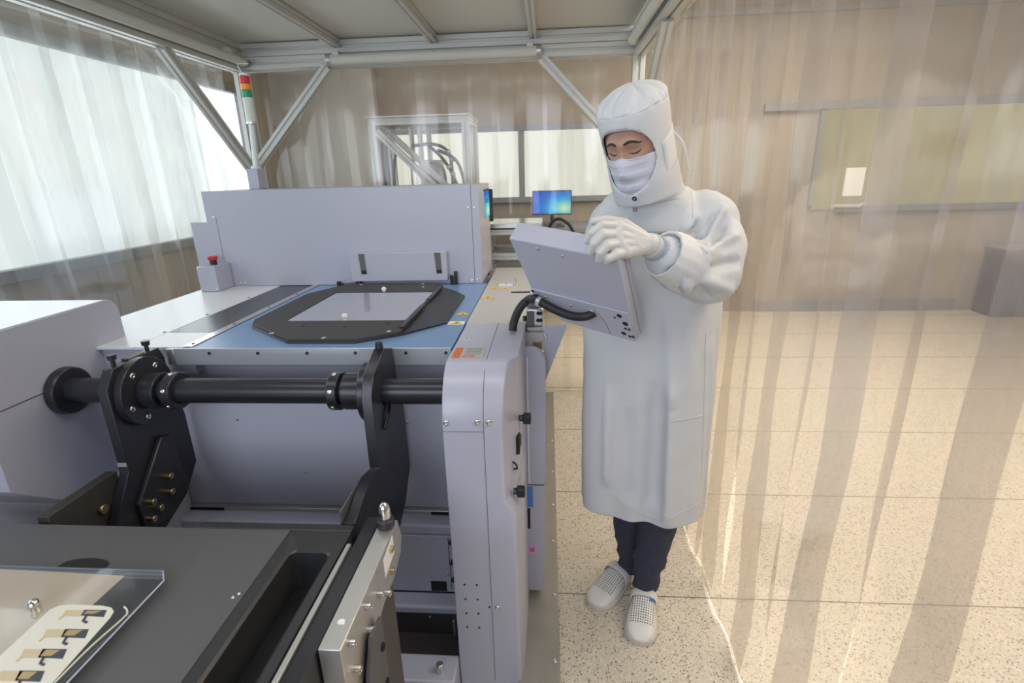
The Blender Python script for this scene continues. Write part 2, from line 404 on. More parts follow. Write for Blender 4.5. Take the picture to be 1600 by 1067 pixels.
db = thing('storage_box', 'dark box on the floor under the right end of the yellow window', 'box', (5.1, 5.85, 0))
box('body', 'door', db, 4.78, 5.4, 5.72, 6.0, 0, .72, .01); box('lid', 'wframe', db, 4.76, 5.42, 5.70, 6.01, .72, .76, .01)

# ================================================================== ENCLOSURE FRAME
def profile(b, p0, p1, w, h=None, up=(0, 0, 1)):
    """slotted aluminium extrusion from p0 to p1"""
    h = w if h is None else h
    p0, p1 = V(p0), V(p1); d = (p1 - p0).normalized(); s = d.cross(V(up))
    s = s.normalized() if s.length > 1e-4 else V(1, 0, 0); u = s.cross(d).normalized()
    a, c = w / 2, h / 2; k = min(w, h); g, dp = .11 * k, .16 * k
    q = [(-a, -c), (-g, -c), (-g, -c + dp), (g, -c + dp), (g, -c), (a, -c), (a, -g), (a - dp, -g), (a - dp, g), (a, g), (a, c), (g, c), (g, c - dp), (-g, c - dp), (-g, c), (-a, c), (-a, g), (-a + dp, g), (-a + dp, -g), (-a, -g)]
    return b.loft([[p + s * x + u * y for x, y in q] for p in (p0, p1)])
fr = thing('enclosure_frame', 'slotted aluminium frame with a pale roof standing around the machine', 'frame', (-.72, 2., 0))
def prof(name, p0, p1, w, h=None): return profile(MB(), p0, p1, w, h).build(name, 'frame', fr, .0015)
XL, XR, YB = -2.0, .56, 3.62
for x, y in ((XL, YB), (XR, YB), (XL, -.1), (XR, -.1)): prof('post', (x, y, 0), (x, y, 2.28), .075)
prof('beam', (XL - .04, YB, 2.325), (XR + .04, YB, 2.325), .075, .07); prof('beam', (XL - .04, YB, 2.40), (XR + .04, YB, 2.40), .075, .075)
for x in (XL, XR):
    prof('beam', (x, -.14, 2.31), (x, YB - .04, 2.31), .075, .07); prof('beam', (x, -.14, 2.40), (x, YB - .04, 2.40), .075, .075)
prof('brace', (-1.41, 3.605, 2.29), (-1.97, 3.605, 1.72), .055); prof('brace', (-.04, 3.605, 2.29), (.53, 3.605, 1.70), .055)
prof('brace', (XL, 2.88, 2.28), (XL, 3.59, 1.64), .055); prof('brace', (XR, 2.80, 2.28), (XR, 3.59, 1.66), .055)
RX = [-1.33, -.71, -.09]
for x in RX: prof('ceiling_rail', (x, -.1, 2.415), (x, YB - .04, 2.415), .045, .05)
xs = [XL + .03] + RX + [XR - .03]
for a, b in zip(xs, xs[1:]): box('roof_panel', 'roof', fr, a + .004, b - .004, -.12, YB, 2.445, 2.47, .002)
def tubelight(label, p0, p1, r):
    t = thing('strip_light', label, 'light', p0, 'unlit tube lights along the frame beams')
    d = (V(p1) - V(p0)).normalized()
    MB().cyl(V(p0) + d * .02, V(p1) - d * .02, r, n=20).build('tube_cover', 'roof', t)
    for p, q in ((p0, V(p0) + d * .03), (V(p1) - d * .03, p1)): MB().cyl(p, q, r * 1.08, n=20).build('end_cap', 'alu', t, .002)
    for k in (.05, .95):
        c = V(p0).lerp(V(p1), k); b = MB().box(c.x - .02, c.x + .02, c.y - .02, c.y + .02, c.z, c.z + .045); b.build('clip', 'frame', t, .002)
    bolt(t, V(p1) - d * .01 + V(0, 0, -r * .4), d, .006, 'aludark')
    return t
tubelight('long unlit tube light along the left beam', (-1.929, .1, 2.325), (-1.929, 3.54, 2.325), .026)
tubelight('unlit tube light across the back beam between the two braces', (-1.39, 3.545, 2.318), (-.04, 3.545, 2.318), .030)
tubelight('unlit tube light along the right beam above the operator', (.488, .1, 2.325), (.488, 3.40, 2.325), .026)

# ================================================================== STRIP CURTAINS
def strip(b, axis, c, a0, a1, z0, z1, amp, ph, thick=.0024, sway=0., nz=22, nw=7):
    """one hanging PVC strip: closed thin sheet, gently bowed and swaying"""
    G = []
    for side in (0, 1):
        g = []
        for i in range(nz + 1):
            t = i / nz; z = z0 + (z1 - z0) * t; row = []
            for j in range(nw + 1):
                s = j / nw; a = a0 + (a1 - a0) * s
                loose = (1 - t) ** .8
                off = amp * (math.sin(PI * s) - .6) * (.45 + .55 * loose) + .010 * loose * math.sin(5.1 * z + ph) + sway * loose * loose + .004 * math.sin(11 * z + 2 * ph + 3 * s) * loose
                da = .012 * loose * math.sin(3.3 * z + ph * 1.7)
                o = c + off + (thick if side else 0)
                row.append(b.b.verts.new((o, a + da, z) if axis == 'x' else (a + da, o, z)))
            g.append(row)
        G.append(g)
    f = b.b.faces.new; fs = []
    for i in range(nz):
        for j in range(nw):
            A, B = G
            fs.append(f((A[i][j], A[i][j + 1], A[i + 1][j + 1], A[i + 1][j]))); fs.append(f((B[i][j], B[i + 1][j], B[i + 1][j + 1], B[i][j + 1])))
        fs.append(f((G[0][i][0], G[0][i + 1][0], G[1][i + 1][0], G[1][i][0]))); fs.append(f((G[0][i][nw], G[1][i][nw], G[1][i + 1][nw], G[0][i + 1][nw])))
    for j in range(nw):
        fs.append(f((G[0][0][j], G[1][0][j], G[1][0][j + 1], G[0][0][j + 1]))); fs.append(f((G[0][nz][j], G[0][nz][j + 1], G[1][nz][j + 1], G[1][nz][j])))
    bmesh.ops.recalc_face_normals(b.b, faces=fs)
    return b
def curtain(label, axis, c, bands, z0, z1, mat, amp, outward, loc):
    t = thing('strip_curtain', label, 'curtain', loc, 'clear strip curtains round the enclosure')
    a0, a1 = bands[0][0], bands[-1][0]
    b = MB()
    if axis == 'x': b.box(c - .012, c + .022, a0 - .1, a1 + .1, z1 - .03, z1 + .02)
    else: b.box(a0 - .1, a1 + .1, c - .012, c + .022, z1 - .03, z1 + .02)
    b.build('hanging_rail', 'frame', t, .002)
    rnd = random.Random(len(bands) * 7 + int(c * 100))
    for i, ((p, w), (q, v)) in enumerate(zip(bands, bands[1:])):
        k = i % 2
        s = strip(MB(), axis, c + outward * .012 * k, p - w / 2, q + v / 2, z0 + rnd.uniform(0, .012), z1, amp * rnd.uniform(.5, 1.2) * (1 if k else -1) * .8, rnd.uniform(0, 6), sway=outward * rnd.uniform(-.012, .02))
        s.build('strip', mat, t)
    return t
rb = [(.02 + .17 * k, (.085, .036)[k % 2] * (1, .8, 1.1, .6, 1., .9)[k % 6]) for k in range(-1, 22)]
rb = [(p, w) for p, w in rb if p < 3.56]
curtain('clear plastic strip curtain hanging behind the operator along the right side', 'x', .612, rb, .006, 2.32, 'pvc', .008, 1, (.612, 1.8, 0))
lb = [(-.05 + .178 * k, (.05, .03, .075)[k % 3]) for k in range(21)]
curtain('clear plastic strip curtain in front of the long left window', 'x', -2.075, lb, .006, 2.32, 'pvcleft', .014, -1, (-2.075, 1.8, 0))
kb = [(-2.0 + .165 * k, (.03, .055, .04)[k % 3]) for k in range(16)]
curtain('clear plastic strip curtain across the back under the tube light', 'y', 3.685, kb, .006, 2.32, 'pvcback', .018, 1, (-.7, 3.685, 0))

# ================================================================== BEHIND THE BACK CURTAIN
dk = thing('computer_desk', 'grey desk behind the back curtain carrying the blue monitor', 'desk', (.05, 5.5, 0))
box('desk_top', 'wframe', dk, -.75, .75, 5.15, 5.95, 1.05, 1.09)
for x in (-.7, .7):
    for y in (5.2, 5.9): box('leg', 'frame', dk, x - .025, x + .025, y - .025, y + .025, 0, 1.05)
mo = thing('monitor', 'monitor with a blue glowing picture behind the back curtain', 'monitor', (.04, 5.5, 1.09))
box('bezel', 'black', mo, -.165, .24, 5.50, 5.53, 1.195, 1.438, .004)
def screen(o, p, u0=0.):
    b = MB(); b.quad(*p); ob = b.build('screen', 'screen', o, smooth=False)
    uv = ob.data.uv_layers.new(name='UVMap')
    for i, c in enumerate(((u0, 0), (1, 0), (1, 1), (u0, 1))): uv.data[i].uv = c
    return ob
screen(mo, ((-.155, 5.4985, 1.206), (.231, 5.4985, 1.206), (.231, 5.4985, 1.43), (-.155, 5.4985, 1.43)))
MB().cyl((.04, 5.53, 1.1), (.04, 5.53, 1.25), .02).build('stand', 'black', mo); MB().cyl((.04, 5.53, 1.09), (.04, 5.53, 1.10), .1).build('stand_foot', 'black', mo)
kbd = tag(MB().box(-.16, .16, 5.22, 5.34, 1.09, 1.105).build('keyboard', 'black', None, .003), 'dark keyboard on the desk under the blue monitor', 'keyboard')

rk = thing('equipment_rack', 'aluminium rack full of hoses standing behind the back curtain', 'rack', (-1.08, 4.7, 0))
for x in (-1.46, -.68):
    for y in (4.55, 5.05): profile(MB(), (x, y, 0), (x, y, 2.02), .06).build('post', 'frame', rk)
b = MB()
for y in (4.55, 5.05): profile(b, (-1.49, y, 2.045), (-.65, y, 2.045), .05)
for x in (-1.46, -.68): profile(b, (x, 4.55, 2.045), (x, 5.05, 2.045), .05)
b.build('top_frame', 'frame', rk); box('top_plate', 'alu', rk, -1.5, -.64, 4.5, 5.1, 2.072, 2.085)
profile(MB(), (-1.42, 4.53, 1.97), (-.86, 4.53, 1.42), .055).build('diagonal_brace', 'frame', rk)
profile(MB(), (-1.36, 4.62, 1.98), (-.80, 4.62, 1.45), .045).build('diagonal_brace', 'frame', rk)
box('shelf', 'frame', rk, -1.46, -.68, 4.55, 5.05, 1.36, 1.40)
MB().cyl((-1.08, 4.8, 1.40), (-1.08, 4.8, 1.74), .15, n=32).build('tank', 'alu', rk, .01)
for i, (x, y) in enumerate(((-1.2, 4.8), (-1.12, 4.78), (-1.05, 4.82))): MB().cyl((x, y, 1.74), (x, y, 2.02), .022).build('pipe', 'frame', rk)
for pts in (((-1.18, 4.7, 1.86), (-1.0, 4.7, 1.87), (-.88, 4.7, 1.82), (-.84, 4.7, 1.7), (-.84, 4.7, 1.40)), ((-1.04, 4.75, 1.86), (-.93, 4.72, 1.76), (-.84, 4.72, 1.62), (-.76, 4.72, 1.40)),
            ((-1.3, 4.6, 1.8), (-1.33, 4.6, 1.65), (-1.34, 4.6, 1.4)), ((-.95, 4.66, 1.82), (-.8, 4.66, 1.74), (-.74, 4.66, 1.6), (-.71, 4.66, 1.40)), ((-1.06, 4.68, 1.72), (-.95, 4.66, 1.70), (-.9, 4.66, 1.62), (-.9, 4.66, 1.4))):
    MB().tube(spline(pts), .014).build('hose', 'wframe', rk)
for i in range(4): MB().sph((-.86 + .03 * (i % 2), 4.68, 1.80 - .06 * i), .024, 12).build('hose_fitting', 'alu', rk)

tb = thing('output_table', 'slotted aluminium table with a silver tray right of the machine hood', 'table', (-.2, 3.25, 0))
for x in (-.37, -.13):
    for y in (3.06, 3.42): profile(MB(), (x, y, 0), (x, y, 1.27), .036).build('leg', 'frame', tb)
profile(MB(), (-.345, 3.06, .6), (-.345, 3.06, 1.27), .02).build('stile', 'frame', tb)
for z in (1.285, 1.14, 1.05):
    h = .036
    for y in (3.06, 3.42): profile(MB(), (-.39, y, z), (-.03, y, z), h).build('rail', 'frame', tb)
    for x in (-.37, -.05): profile(MB(), (x, 3.08, z), (x, 3.40, z), h).build('rail', 'frame', tb)
box('shelf', 'wframe', tb, -.36, -.06, 3.08, 3.40, 1.0, 1.012)
box('tray', 'steel', tb, -.385, -.035, 3.045, 3.43, 1.303, 1.330, .003)
box('tray_base', 'black', tb, -.39, -.03, 3.04, 3.44, 1.297, 1.303, .001)
tag(MB().tube(spline([(0.0047, 3.3000, 1.2812), (0.0288, 3.3000, 1.3160), (0.0646, 3.3000, 1.3310), (0.1044, 3.3000, 1.3146), (0.1406, 3.3000, 1.2786), (0.1614, 3.3000, 1.1990), (0.0940, 3.3000, 1.0380), (-0.0291, 3.3000, 0.9983)]), .010).build('power_cable', 'rubber', None), 'thick black cable looping off the silver tray behind the tablet', 'cable')

# ================================================================== THE MACHINE
mc = thing('printing_machine', 'large pale lilac machine with a blue table and black frame plate', 'machine', (-.8, 1.9, 0))
ZT = 1.10
M['seam'] = paint('panel_gap', (.14, .14, .17), .6)
# lower cabinet
box('housing_base', 'lilac', mc, -2.03, -1.32, 1.262, 1.548, .03, .672, .012)
box('front_panel', 'lilac', mc, -2.03, -.25, 1.55, 1.58, .47, 1.06, .002)
box('cabinet_body', 'lilac', mc, -1.74, -.09, 1.58, 2.90, .04, 1.045, .004)
bolt(mc, (-0.8676, 1.5500, 0.6073), (0, -1, 0), .006); bolt(mc, (-0.4793, 1.5500, 0.8107), (0, -1, 0), .006); bolt(mc, (-1.0820, 1.5500, 0.8130), (0, -1, 0), .004, 'aludark')
# deck: white left part, black belt, silver rail, blue table, right deck
box('deck_support', 'lilac', mc, -1.71, -1.16, 1.512, 2.46, 1.0, 1.0895, .001)
dl = MB().prism([(-1.71, 1.494), (-1.345, 1.494), (-1.345, 1.66), (-1.345, 2.46), (-1.71, 2.46)], 'z', 1.090, ZT)
dl.build('deck_panel', 'white', mc, .002)
box('deck_panel', 'white', mc, -1.3445, -1.175, 1.494, 1.655, 1.090, ZT, .0015)
M['belt'] = paint('black_glossy_belt', (.03, .03, .033), .22, var=.3, vscale=7)
box('belt_strip', 'belt', mc, -1.342, -1.175, 1.658, 2.458, 1.09, ZT - .001, .001)
for x, y in ((-1.36, 1.66), (-1.36, 1.9), (-1.36, 2.2)): bolt(mc, (x, y, ZT), (0, 0, 1), .005, 'aludark')
box('edge_rail', 'steel', mc, -1.172, -1.142, 1.49, 2.458, 1.06, ZT + .003, .001)
for y in (1.52, 1.75, 2.0, 2.25): bolt(mc, (-1.157, y, ZT + .003), (0, 0, 1), .005, 'aludark')
box('blue_table', 'blue', mc, -1.140, -.2975, 1.484, 2.458, 1.055, ZT, .0015)
box('right_deck', 'warmwhite', mc, -.295, -.078, 1.75, 2.90, 1.05, ZT, .003)
ap = box('table_apron', 'apron', mc, -1.195, -.30, 1.474, 1.483, 1.045, ZT + .001, .0015)
for px in (333.6, 404, 476, 550, 624, 697): pass
for x in (-1.075, -.915, -.755, -.60, -.44, -.315): MB().cyl((x, 1.4745, 1.086), (x, 1.470, 1.086), .0045, n=12).build('screw', 'pit', ap)
box('apron_bracket', 'alu', mc, -1.222, -1.197, 1.476, 1.51, 1.045, ZT - .002, .002)
# octagonal black plate, frame plate with the glass window
octp = [(-1.088, 1.76), (-1.06, 1.70), (-.84, 1.522), (-.617, 1.52), (-.492, 1.60), (-.363, 1.744), (-.363, 2.164), (-.42, 2.26), (-.508, 2.36), (-.577, 2.414), (-.969, 2.42), (-1.03, 2.30), (-1.086, 2.196)]
MB().prism(octp, 'z', ZT, ZT + .008).build('octagon_plate', 'blackplate', mc, .001)
fo = [(-1.085, 1.765), (-1.058, 1.703), (-.838, 1.526), (-.618, 1.524), (-.492, 1.602), (-.495, 2.345), (-.577, 2.410), (-.967, 2.416), (-1.028, 2.298), (-1.083, 2.194)]
fb = MB(); wi = [(-.955, 1.742), (-.505, 1.742), (-.505, 2.21), (-.955, 2.21)]
# ring-shaped plate: outline with a slit to the window hole
ringp = fo[:4] + [fo[4], (-.494, 1.742), (-.506, 1.742), wi[0], wi[3], wi[2], (-.506, 1.7425), (-.494, 1.7425)] + fo[5:]
ringp = [fo[0], fo[1], fo[2], fo[3], fo[4], fo[5], (-.52, 2.39), (-.577, 2.410), (-.76, 2.413), (-.76, 2.21), (-.505, 2.21), (-.505, 1.742), (-.955, 1.742), (-.955, 2.21), (-.761, 2.21), (-.761, 2.413), (-.967, 2.416), (-1.028, 2.298), (-1.083, 2.194)]
M['framed'] = paint('dark_frame_plate', (.04, .039, .037), .55, bump=.2, bscale=700, var=.08)
fp = MB().prism(ringp, 'z', ZT + .008, ZT + .016).build('frame_plate', 'framed', mc, .0008)
for x, y in ((-.925, 1.589), (-.723, 1.535), (-.53, 1.605), (-.60, 2.385), (-.90, 2.385)): bolt(fp, (x, y, ZT + .016), (0, 0, 1), .008, 'steel', 'screw', .3)
for x, y in ((-.86, 1.68), (-.70, 1.66), (-.56, 1.70)): MB().cyl((x, y, ZT + .0155), (x, y, ZT + .0168), .007, n=14).build('hole', 'pit', fp)
bolt(fp, (-.58, 2.31, ZT + .016), (0, 0, 1), .006); 
box('edge_strip', 'black', fp, -.505, -.488, 1.64, 1.95, ZT + .016, ZT + .022, .001); box('edge_strip', 'black', fp, -.505, -.488, 2.05, 2.30, ZT + .016, ZT + .020, .001)
MB().box(-.953, -.507, 1.744, 2.208, ZT + .008, ZT + .0145).build('glass_window', 'frost', mc, .001)
M['knobw'] = paint('white_knob', (.7, .7, .68), .3)
for x, y in ((-.738, 1.757), (-.736, 2.22)):
    k = MB().cyl((x, y, ZT + .0145), (x, y, ZT + .022), .006).sph((x, y, ZT + .028), .011, 16); k.build('glass_knob', 'knobw', mc)
# yellow warning triangles on the deck
def tri_sticker(x, y, s, z, white=False):
    st = None
    if white: st = box('warning_sticker', 'label', mc, x - s * 1.1, x + s * 1.1, y - s * .8, y + s * .8, z, z + .0006, 0)
    b = MB().prism([(x - s, y - s * .7), (x + s, y - s * .7), (x, y + s)], 'z', z + .0006, z + .0012).build('warning_triangle', 'yellow', st or mc, smooth=False)
    MB().prism([(x - s * .12, y - s * .45), (x + s * .12, y - s * .45), (x + s * .2, y + s * .35), (x - s * .05, y + s * .1)], 'z', z + .0012, z + .0016).build('bolt_mark', 'ink', b, smooth=False)
for x, y, s in ((-.262, 2.15, .030), (-.25, 2.335, .020), (-.20, 2.335, .020), (-.25, 2.43, .017)): tri_sticker(x, y, s, ZT)
tri_sticker(-.328, 1.885, .026, ZT); tri_sticker(-.330, 1.755, .026, ZT, True)
box('deck_slot', 'pit', mc, -.166, -.082, 2.235, 2.255, ZT, ZT + .003, .001)
box('catch_plate', 'white', mc, -.235, -.17, 2.385, 2.42, ZT, ZT + .006, .001); MB().cyl((-.16, 2.41, ZT), (-.16, 2.41, ZT + .028), .006).build('catch_pin', 'steel', mc); bolt(mc, (-.20, 2.40, ZT + .006), (0, 0, 1), .008)
# small connectors at the foot of the hood
bb = MB().cyl((-1.03, 2.435, ZT), (-1.03, 2.435, ZT + .022), .011).box(-1.03, -.965, 2.43, 2.445, ZT, ZT + .012); bb.build('sensor_lead', 'rubber', mc); 
M['redlead'] = paint('red_lead', (.25, .05, .03), .4)
MB().tube([(-1.0, 2.428, ZT + .006), (-.96, 2.428, ZT + .012), (-.93, 2.43, ZT + .006)], .006).build('sensor_lead', 'redlead', mc); MB().ringcyl((-.93, 2.425, ZT + .014), (-.93, 2.445, ZT + .014), .014, .007).build('sensor_ring', 'rubber', mc)
for x in (-.468, -.448): MB().cyl((x, 2.44, ZT), (x, 2.44, ZT + .045 + (.02 if x > -.45 else 0)), .008).build('hinge_post', 'black', mc)
# hood at the back
hd = MB().prism([(-1.748, 1.1), (-.322, 1.1), (-.322, 1.562), (-1.663, 1.562), (-1.663, 1.419), (-1.748, 1.419)], 'y', 2.46, 2.9)
hood = hd.build('hood', 'lilac', mc, .003)
box('hood_seam', 'pit', hood, -.359, -.3578, 2.4592, 2.462, 1.1, 1.562, 0); box('hood_seam', 'pit', hood, -1.6115, -1.6107, 2.4592, 2.462, 1.1, 1.436, 0)
for x, z in ((-.372, 1.46), (-.345, 1.46), (-.372, 1.115), (-.345, 1.118), (-1.62, 1.44), (-1.55, 1.115), (-1.53, 1.115)): bolt(hood, (x, 2.46, z), (0, -1, 0), .007)
hs = box('side_recess', 'warmwhite', hood, -.3235, -.3205, 2.62, 2.88, 1.36, 1.54, .001)
box('recess_edge', 'pit', hood, -.321, -.3175, 2.64, 2.87, 1.527, 1.533, 0)
sc = screen(hood, ((-.318, 2.66, 1.395), (-.318, 2.86, 1.395), (-.318, 2.86, 1.525), (-.318, 2.66, 1.525)), .5)
for k in range(3): box('screen_icon', 'ink', sc, -.3178, -.3172, 2.70 + .042 * k, 2.725 + .042 * k, 1.465, 1.487, 0)
box('screen_edge', 'door', hood, -.3205, -.300, 2.865, 2.885, 1.36, 1.53, .002)
hc = box('hinge_cover', 'lilac', mc, -.958, -.486, 2.42, 2.46, 1.124, 1.262, .003)
for x0 in (-.911, -.542):
    s = MB().prism([(x0, 1.258), (x0 + .03, 1.258), (x0 + .033, 1.160), (x0 + .006, 1.160)], 'y', 2.4188, 2.43).build('slot', 'ink', hc, smooth=False)
    box('slot_catch', 'pit', hc, x0 + .008, x0 + .031, 2.4155, 2.43, 1.16, 1.178, .001)
# emergency stop box
es = thing('stop_button_box', 'small lilac box with a red stop button on the white deck', 'button box', (-1.61, 2.39, ZT))
box('housing', 'lilac', es, -1.674, -1.582, 2.33, 2.457, ZT + .0008, 1.222, .003)
MB().cyl((-1.622, 2.39, 1.222), (-1.622, 2.39, 1.245), .016).build('collar', 'black', es); MB().cyl((-1.622, 2.39, 1.243), (-1.622, 2.39, 1.262), .020, .025).build('button', 'redbtn', es, .004)
for x, z in ((-1.665, 1.21), (-1.665, 1.112), (-1.592, 1.112)): bolt(es, (x, 2.33, z), (0, -1, 0), .004)
# signal tower on the hood
sl = thing('signal_tower', 'red orange and green signal tower on a white pole behind the hood', 'signal light', (-1.555, 2.78, 1.562))
box('base', 'lilac', sl, -1.585, -1.525, 2.75, 2.83, 1.562, 1.665, .003)
MB().cyl((-1.55, 2.79, 1.665), (-1.537, 2.795, 1.89), .014, .0125).build('pole', 'white', sl); MB().cyl((-1.551, 2.79, 1.665), (-1.551, 2.79, 1.68), .022).build('pole_flange', 'white', sl)
M['towerbody'] = paint('tower_body', (.62, .66, .58), .4)
for z0, z1, m, n in ((1.895, 2.012, 'towerbody', 'body'), (2.012, 2.045, paint('green_lens', (.01, .30, .14), .25), 'green_lens'), (2.045, 2.075, paint('amber_lens', (.85, .28, .02), .25), 'amber_lens'), (2.075, 2.11, paint('red_lens', (.55, .02, .03), .25), 'red_lens')):
    MB().cyl((-1.535, 2.795, z0), (-1.535, 2.795, z1 - .001), .0245).build(n, m, sl, .002)
MB().cyl((-1.535, 2.795, 2.11), (-1.535, 2.795, 2.122), .0245, .022).build('cap', 'white', sl, .002); MB().cyl((-1.535, 2.795, 1.885), (-1.535, 2.795, 1.896), .026).build('ring', 'alu', sl)
MB().tube(spline([(-1.545, 2.81, 2.118), (-1.57, 2.82, 2.17), (-1.52, 2.83, 2.17)]), .003).build('wire_loop', 'frame', sl)

# ---- right column with its curved cover
XLc = -.292
def plan(front, xc, yc2, xb):
    """plan outline of the column: front edge, corner where the side starts, side"""
    return [(XLc, 1.75), (XLc, front), (xc, front), (xc + .012, front + .008), (xb, yc2), (-.079, 1.75)]
rings = []
for z, fy, xc, yy, xb in ((-.004, 1.25, -.105, 1.30, -.084), (.60, 1.25, -.108, 1.30, -.084), (.66, 1.25, -.108, 1.30, -.084), (.71, 1.25, -.138, 1.40, -.088), (.93, 1.25, -.140, 1.40, -.088)):
    rings.append([(x, y, z) for x, y in plan(fy, xc, yy, xb)])
for k in range(1, 9):
    a = math.radians(90 * k / 8); z = .93 + .17 * math.sin(a); fy = 1.25 + .13 * (1 - math.cos(a))
    rings.append([(x, y, z) for x, y in plan(fy, -.140 + .012 * (k / 8), 1.40 + .02 * k / 8, -.088)])
cb = MB().loft(rings); colm = cb.build('column_cover', 'lilac', mc, .006, seg=3)
def cfront(z):
    return 1.25 if z <= .93 else 1.25 + .13 * (1 - math.sqrt(max(0, 1 - ((z - .93) / .17) ** 2)))
sm = MB().tube([(-.178, 1.2495, .03), (-.178, 1.2495, .93)] + [(-.178, cfront(.93 + .17 * k / 10) - .0003, .9302 + .17 * k / 10) for k in range(1, 11)] + [(-.178, 1.5, 1.1003), (-.178, 1.75, 1.1003)], .0009, 6)
sm.build('cover_seam', 'seam', colm)
MB().tube([(XLc, 1.2497, .935), (-.178, 1.2497, .935)], .0007, 6).build('cover_seam', 'seam', colm)
for px, py in ((696, 661), (746, 660), (764, 660), (778, 949)):
    pass
for x, z in ((-.280, .961), (-.194, .963), (-.162, .963), (-.160, .33)): bolt(colm, (x, cfront(z) - .0005, z), (0, -1, 0), .0085)
for i in range(4):
    for x in (-.259, -.221): MB().cyl((x, 1.251, .415 - .0555 * i), (x, 1.2485, .415 - .0555 * i), .0032, n=10).build('vent_hole', 'pit', colm)
MB().cyl((-.186, 1.251, .332), (-.186, 1.2485, .332), .003, n=10).build('vent_hole', 'pit', colm)
bolt(colm, (-.262, 1.56, ZT), (0, 0, 1), .007)
# warning notice on the top: orange band, grey text block, hand pictogram
ws = MB().prism([(-.282, 1.385), (-.190, 1.385), (-.190, 1.475), (-.282, 1.475)], 'z', ZT + .0003, ZT + .0012).build('warning_notice', 'greysticker', colm, smooth=False)
box('orange_band', 'orange', ws, -.282, -.258, 1.385, 1.475, ZT + .0012, ZT + .0016, 0)
for k in range(6):
    box('text_line', 'ink', ws, -.248, -.197 - .004 * (k % 2), 1.467 - .0105 * k, 1.4695 - .0105 * k, ZT + .0012, ZT + .0015, 0)
hp = [(-.254, 1.389), (-.210, 1.389), (-.212, 1.398), (-.224, 1.399), (-.214, 1.406), (-.222, 1.409), (-.236, 1.402), (-.243, 1.407), (-.252, 1.400)]
MB().prism(hp, 'z', ZT + .0012, ZT + .0016).build('hand_mark', 'pinkhand', ws, smooth=False)
# controls on the column's side
def side_knob(y, z, x=-.088):
    k = MB().cyl((x, y, z), (x + .010, y, z), .010).build('switch', 'black', colm, .001)
    MB().box(x + .010, x + .034, y - .012, y + .012, z - .016, z + .014).build('lever', 'rubber', k, .004)
    return k
side_knob(1.395, .905); side_knob(1.30, .715, -.105)
sk = MB().box(-.103, -.088, 1.36, 1.43, .80, .86).build('socket', 'pit', colm, .003); MB().box(-.103, -.084, 1.385, 1.415, .815, .845).build('socket_rim', 'darkgrey', sk, .003)
MB().tube(spline([(-.115, 1.33, .80), (-.098, 1.325, .79), (-.096, 1.33, .772), (-.11, 1.34, .765)]), .003).build('wire', 'rubber', colm)
for y, z in ((1.36, .75), (1.40, .74)): bolt(colm, (-.096, y, z), (1, -.6, 0), .005)
# cover plate beside the column with rounded corner, sticker and pink tag
sp = [(-.115, .045), (-.034, .045), (-.021, .062), (-.011, .93)] + [( -.055 + .044 * math.cos(math.radians(a)), .99 + .055 * math.sin(math.radians(a))) for a in range(0, 91, 15)] + [(-.115, 1.045)]
cp = MB().prism(sp, 'y', 1.62, 1.66).build('side_cover', 'lilac', mc, .002)
MB().tube([(-.0735, 1.619, 1.02), (-.0735, 1.619, .53)], .003, 6).build('cover_edge', 'white', cp)
MB().tube([(-.10, 1.619, .525), (-.018, 1.619, .525)], .0015, 6).build('cover_seam', 'pit', cp)
box('blue_sticker', 'bluetag', cp, -.084, -.060, 1.6192, 1.621, .43, .517, 0); box('slot', 'pit', cp, -.084, -.071, 1.6192, 1.621, .335, .425, 0)
pk = box('pink_sticker', 'pink', cp, -.080, -.049, 1.6192, 1.621, .222, .258, 0)
for k in range(4): box('text_mark', 'ink', pk, -.0735 + .0045 * k, -.0708 + .0045 * k, 1.6188, 1.6193, .229 + .002 * (k % 2), .251 - .003 * (k % 3), 0)
# clamp ledge and gusset at the rear right
box('clamp_ledge', 'warmwhite', mc, -.125, -.016, 1.70, 1.86, 1.015, 1.078, .003)
box('ledge_opening', 'brass', mc, -.055, -.022, 1.6985, 1.71, 1.022, 1.05, .002)
gs = MB().prism([(-.018, 1.10), (.062, 1.104), (.058, 1.09), (-.010, .905), (-.018, .905)], 'y', 1.70, 1.72).build('gusset_plate', 'lilac', mc, .0015); bolt(gs, (-.012, 1.70, 1.066), (0, -1, 0), .006)
# plinth plate along the floor
pl = box('floor_plate', 'brushed', mc, -.10, .034, .85, 3.6, .0, .028, .002)
for y in (1.0, 1.33, 1.62, 1.93, 2.2, 2.5, 2.85): bolt(pl, (.018, y, .028), (0, 0, 1), .008)
box('plinth', 'brushed', mc, -1.74, -.10, 1.50, 3.0, .0, .035, .002)

# ---- open lower front: beams, panel, ledge
rl = box('front_rail', 'alu', mc, -2.0, -.25, 1.53, 1.552, .452, .47, .002)
for x0, x1 in ((-1.33, -1.19), (-.42, -.33)): box('rail_slot', 'pit', rl, x0, x1, 1.5285, 1.545, .455, .467, 0)
bolt(rl, (-.335, 1.53, .461), (0, -1, 0), .006)
box('front_beam', 'lilac', mc, -2.0, -.25, 1.47, 1.55, .415, .455, .008)
lp = box('lower_panel', 'lilac', mc, -1.7, -.25, 1.465, 1.50, .175, .415, .002)
box('panel_window', 'pit', lp, -.425, -.368, 1.4635, 1.47, .150 + .03, .192 + .03, 0)
box('panel_seam', 'pit', lp, -.352, -.350, 1.4640, 1.467, .19, .41, 0)
for z in (.395, .31, .235): MB().cyl((-.338, 1.465, z), (-.338, 1.455, z), .010).build('rubber_foot', 'rubber', lp)
bolt(lp, (-.362, 1.465, .255), (0, -1, 0), .006)
box('lower_ledge', 'lilac', mc, -1.7, -.25, 1.40, 1.47, .135, .172, .010, )
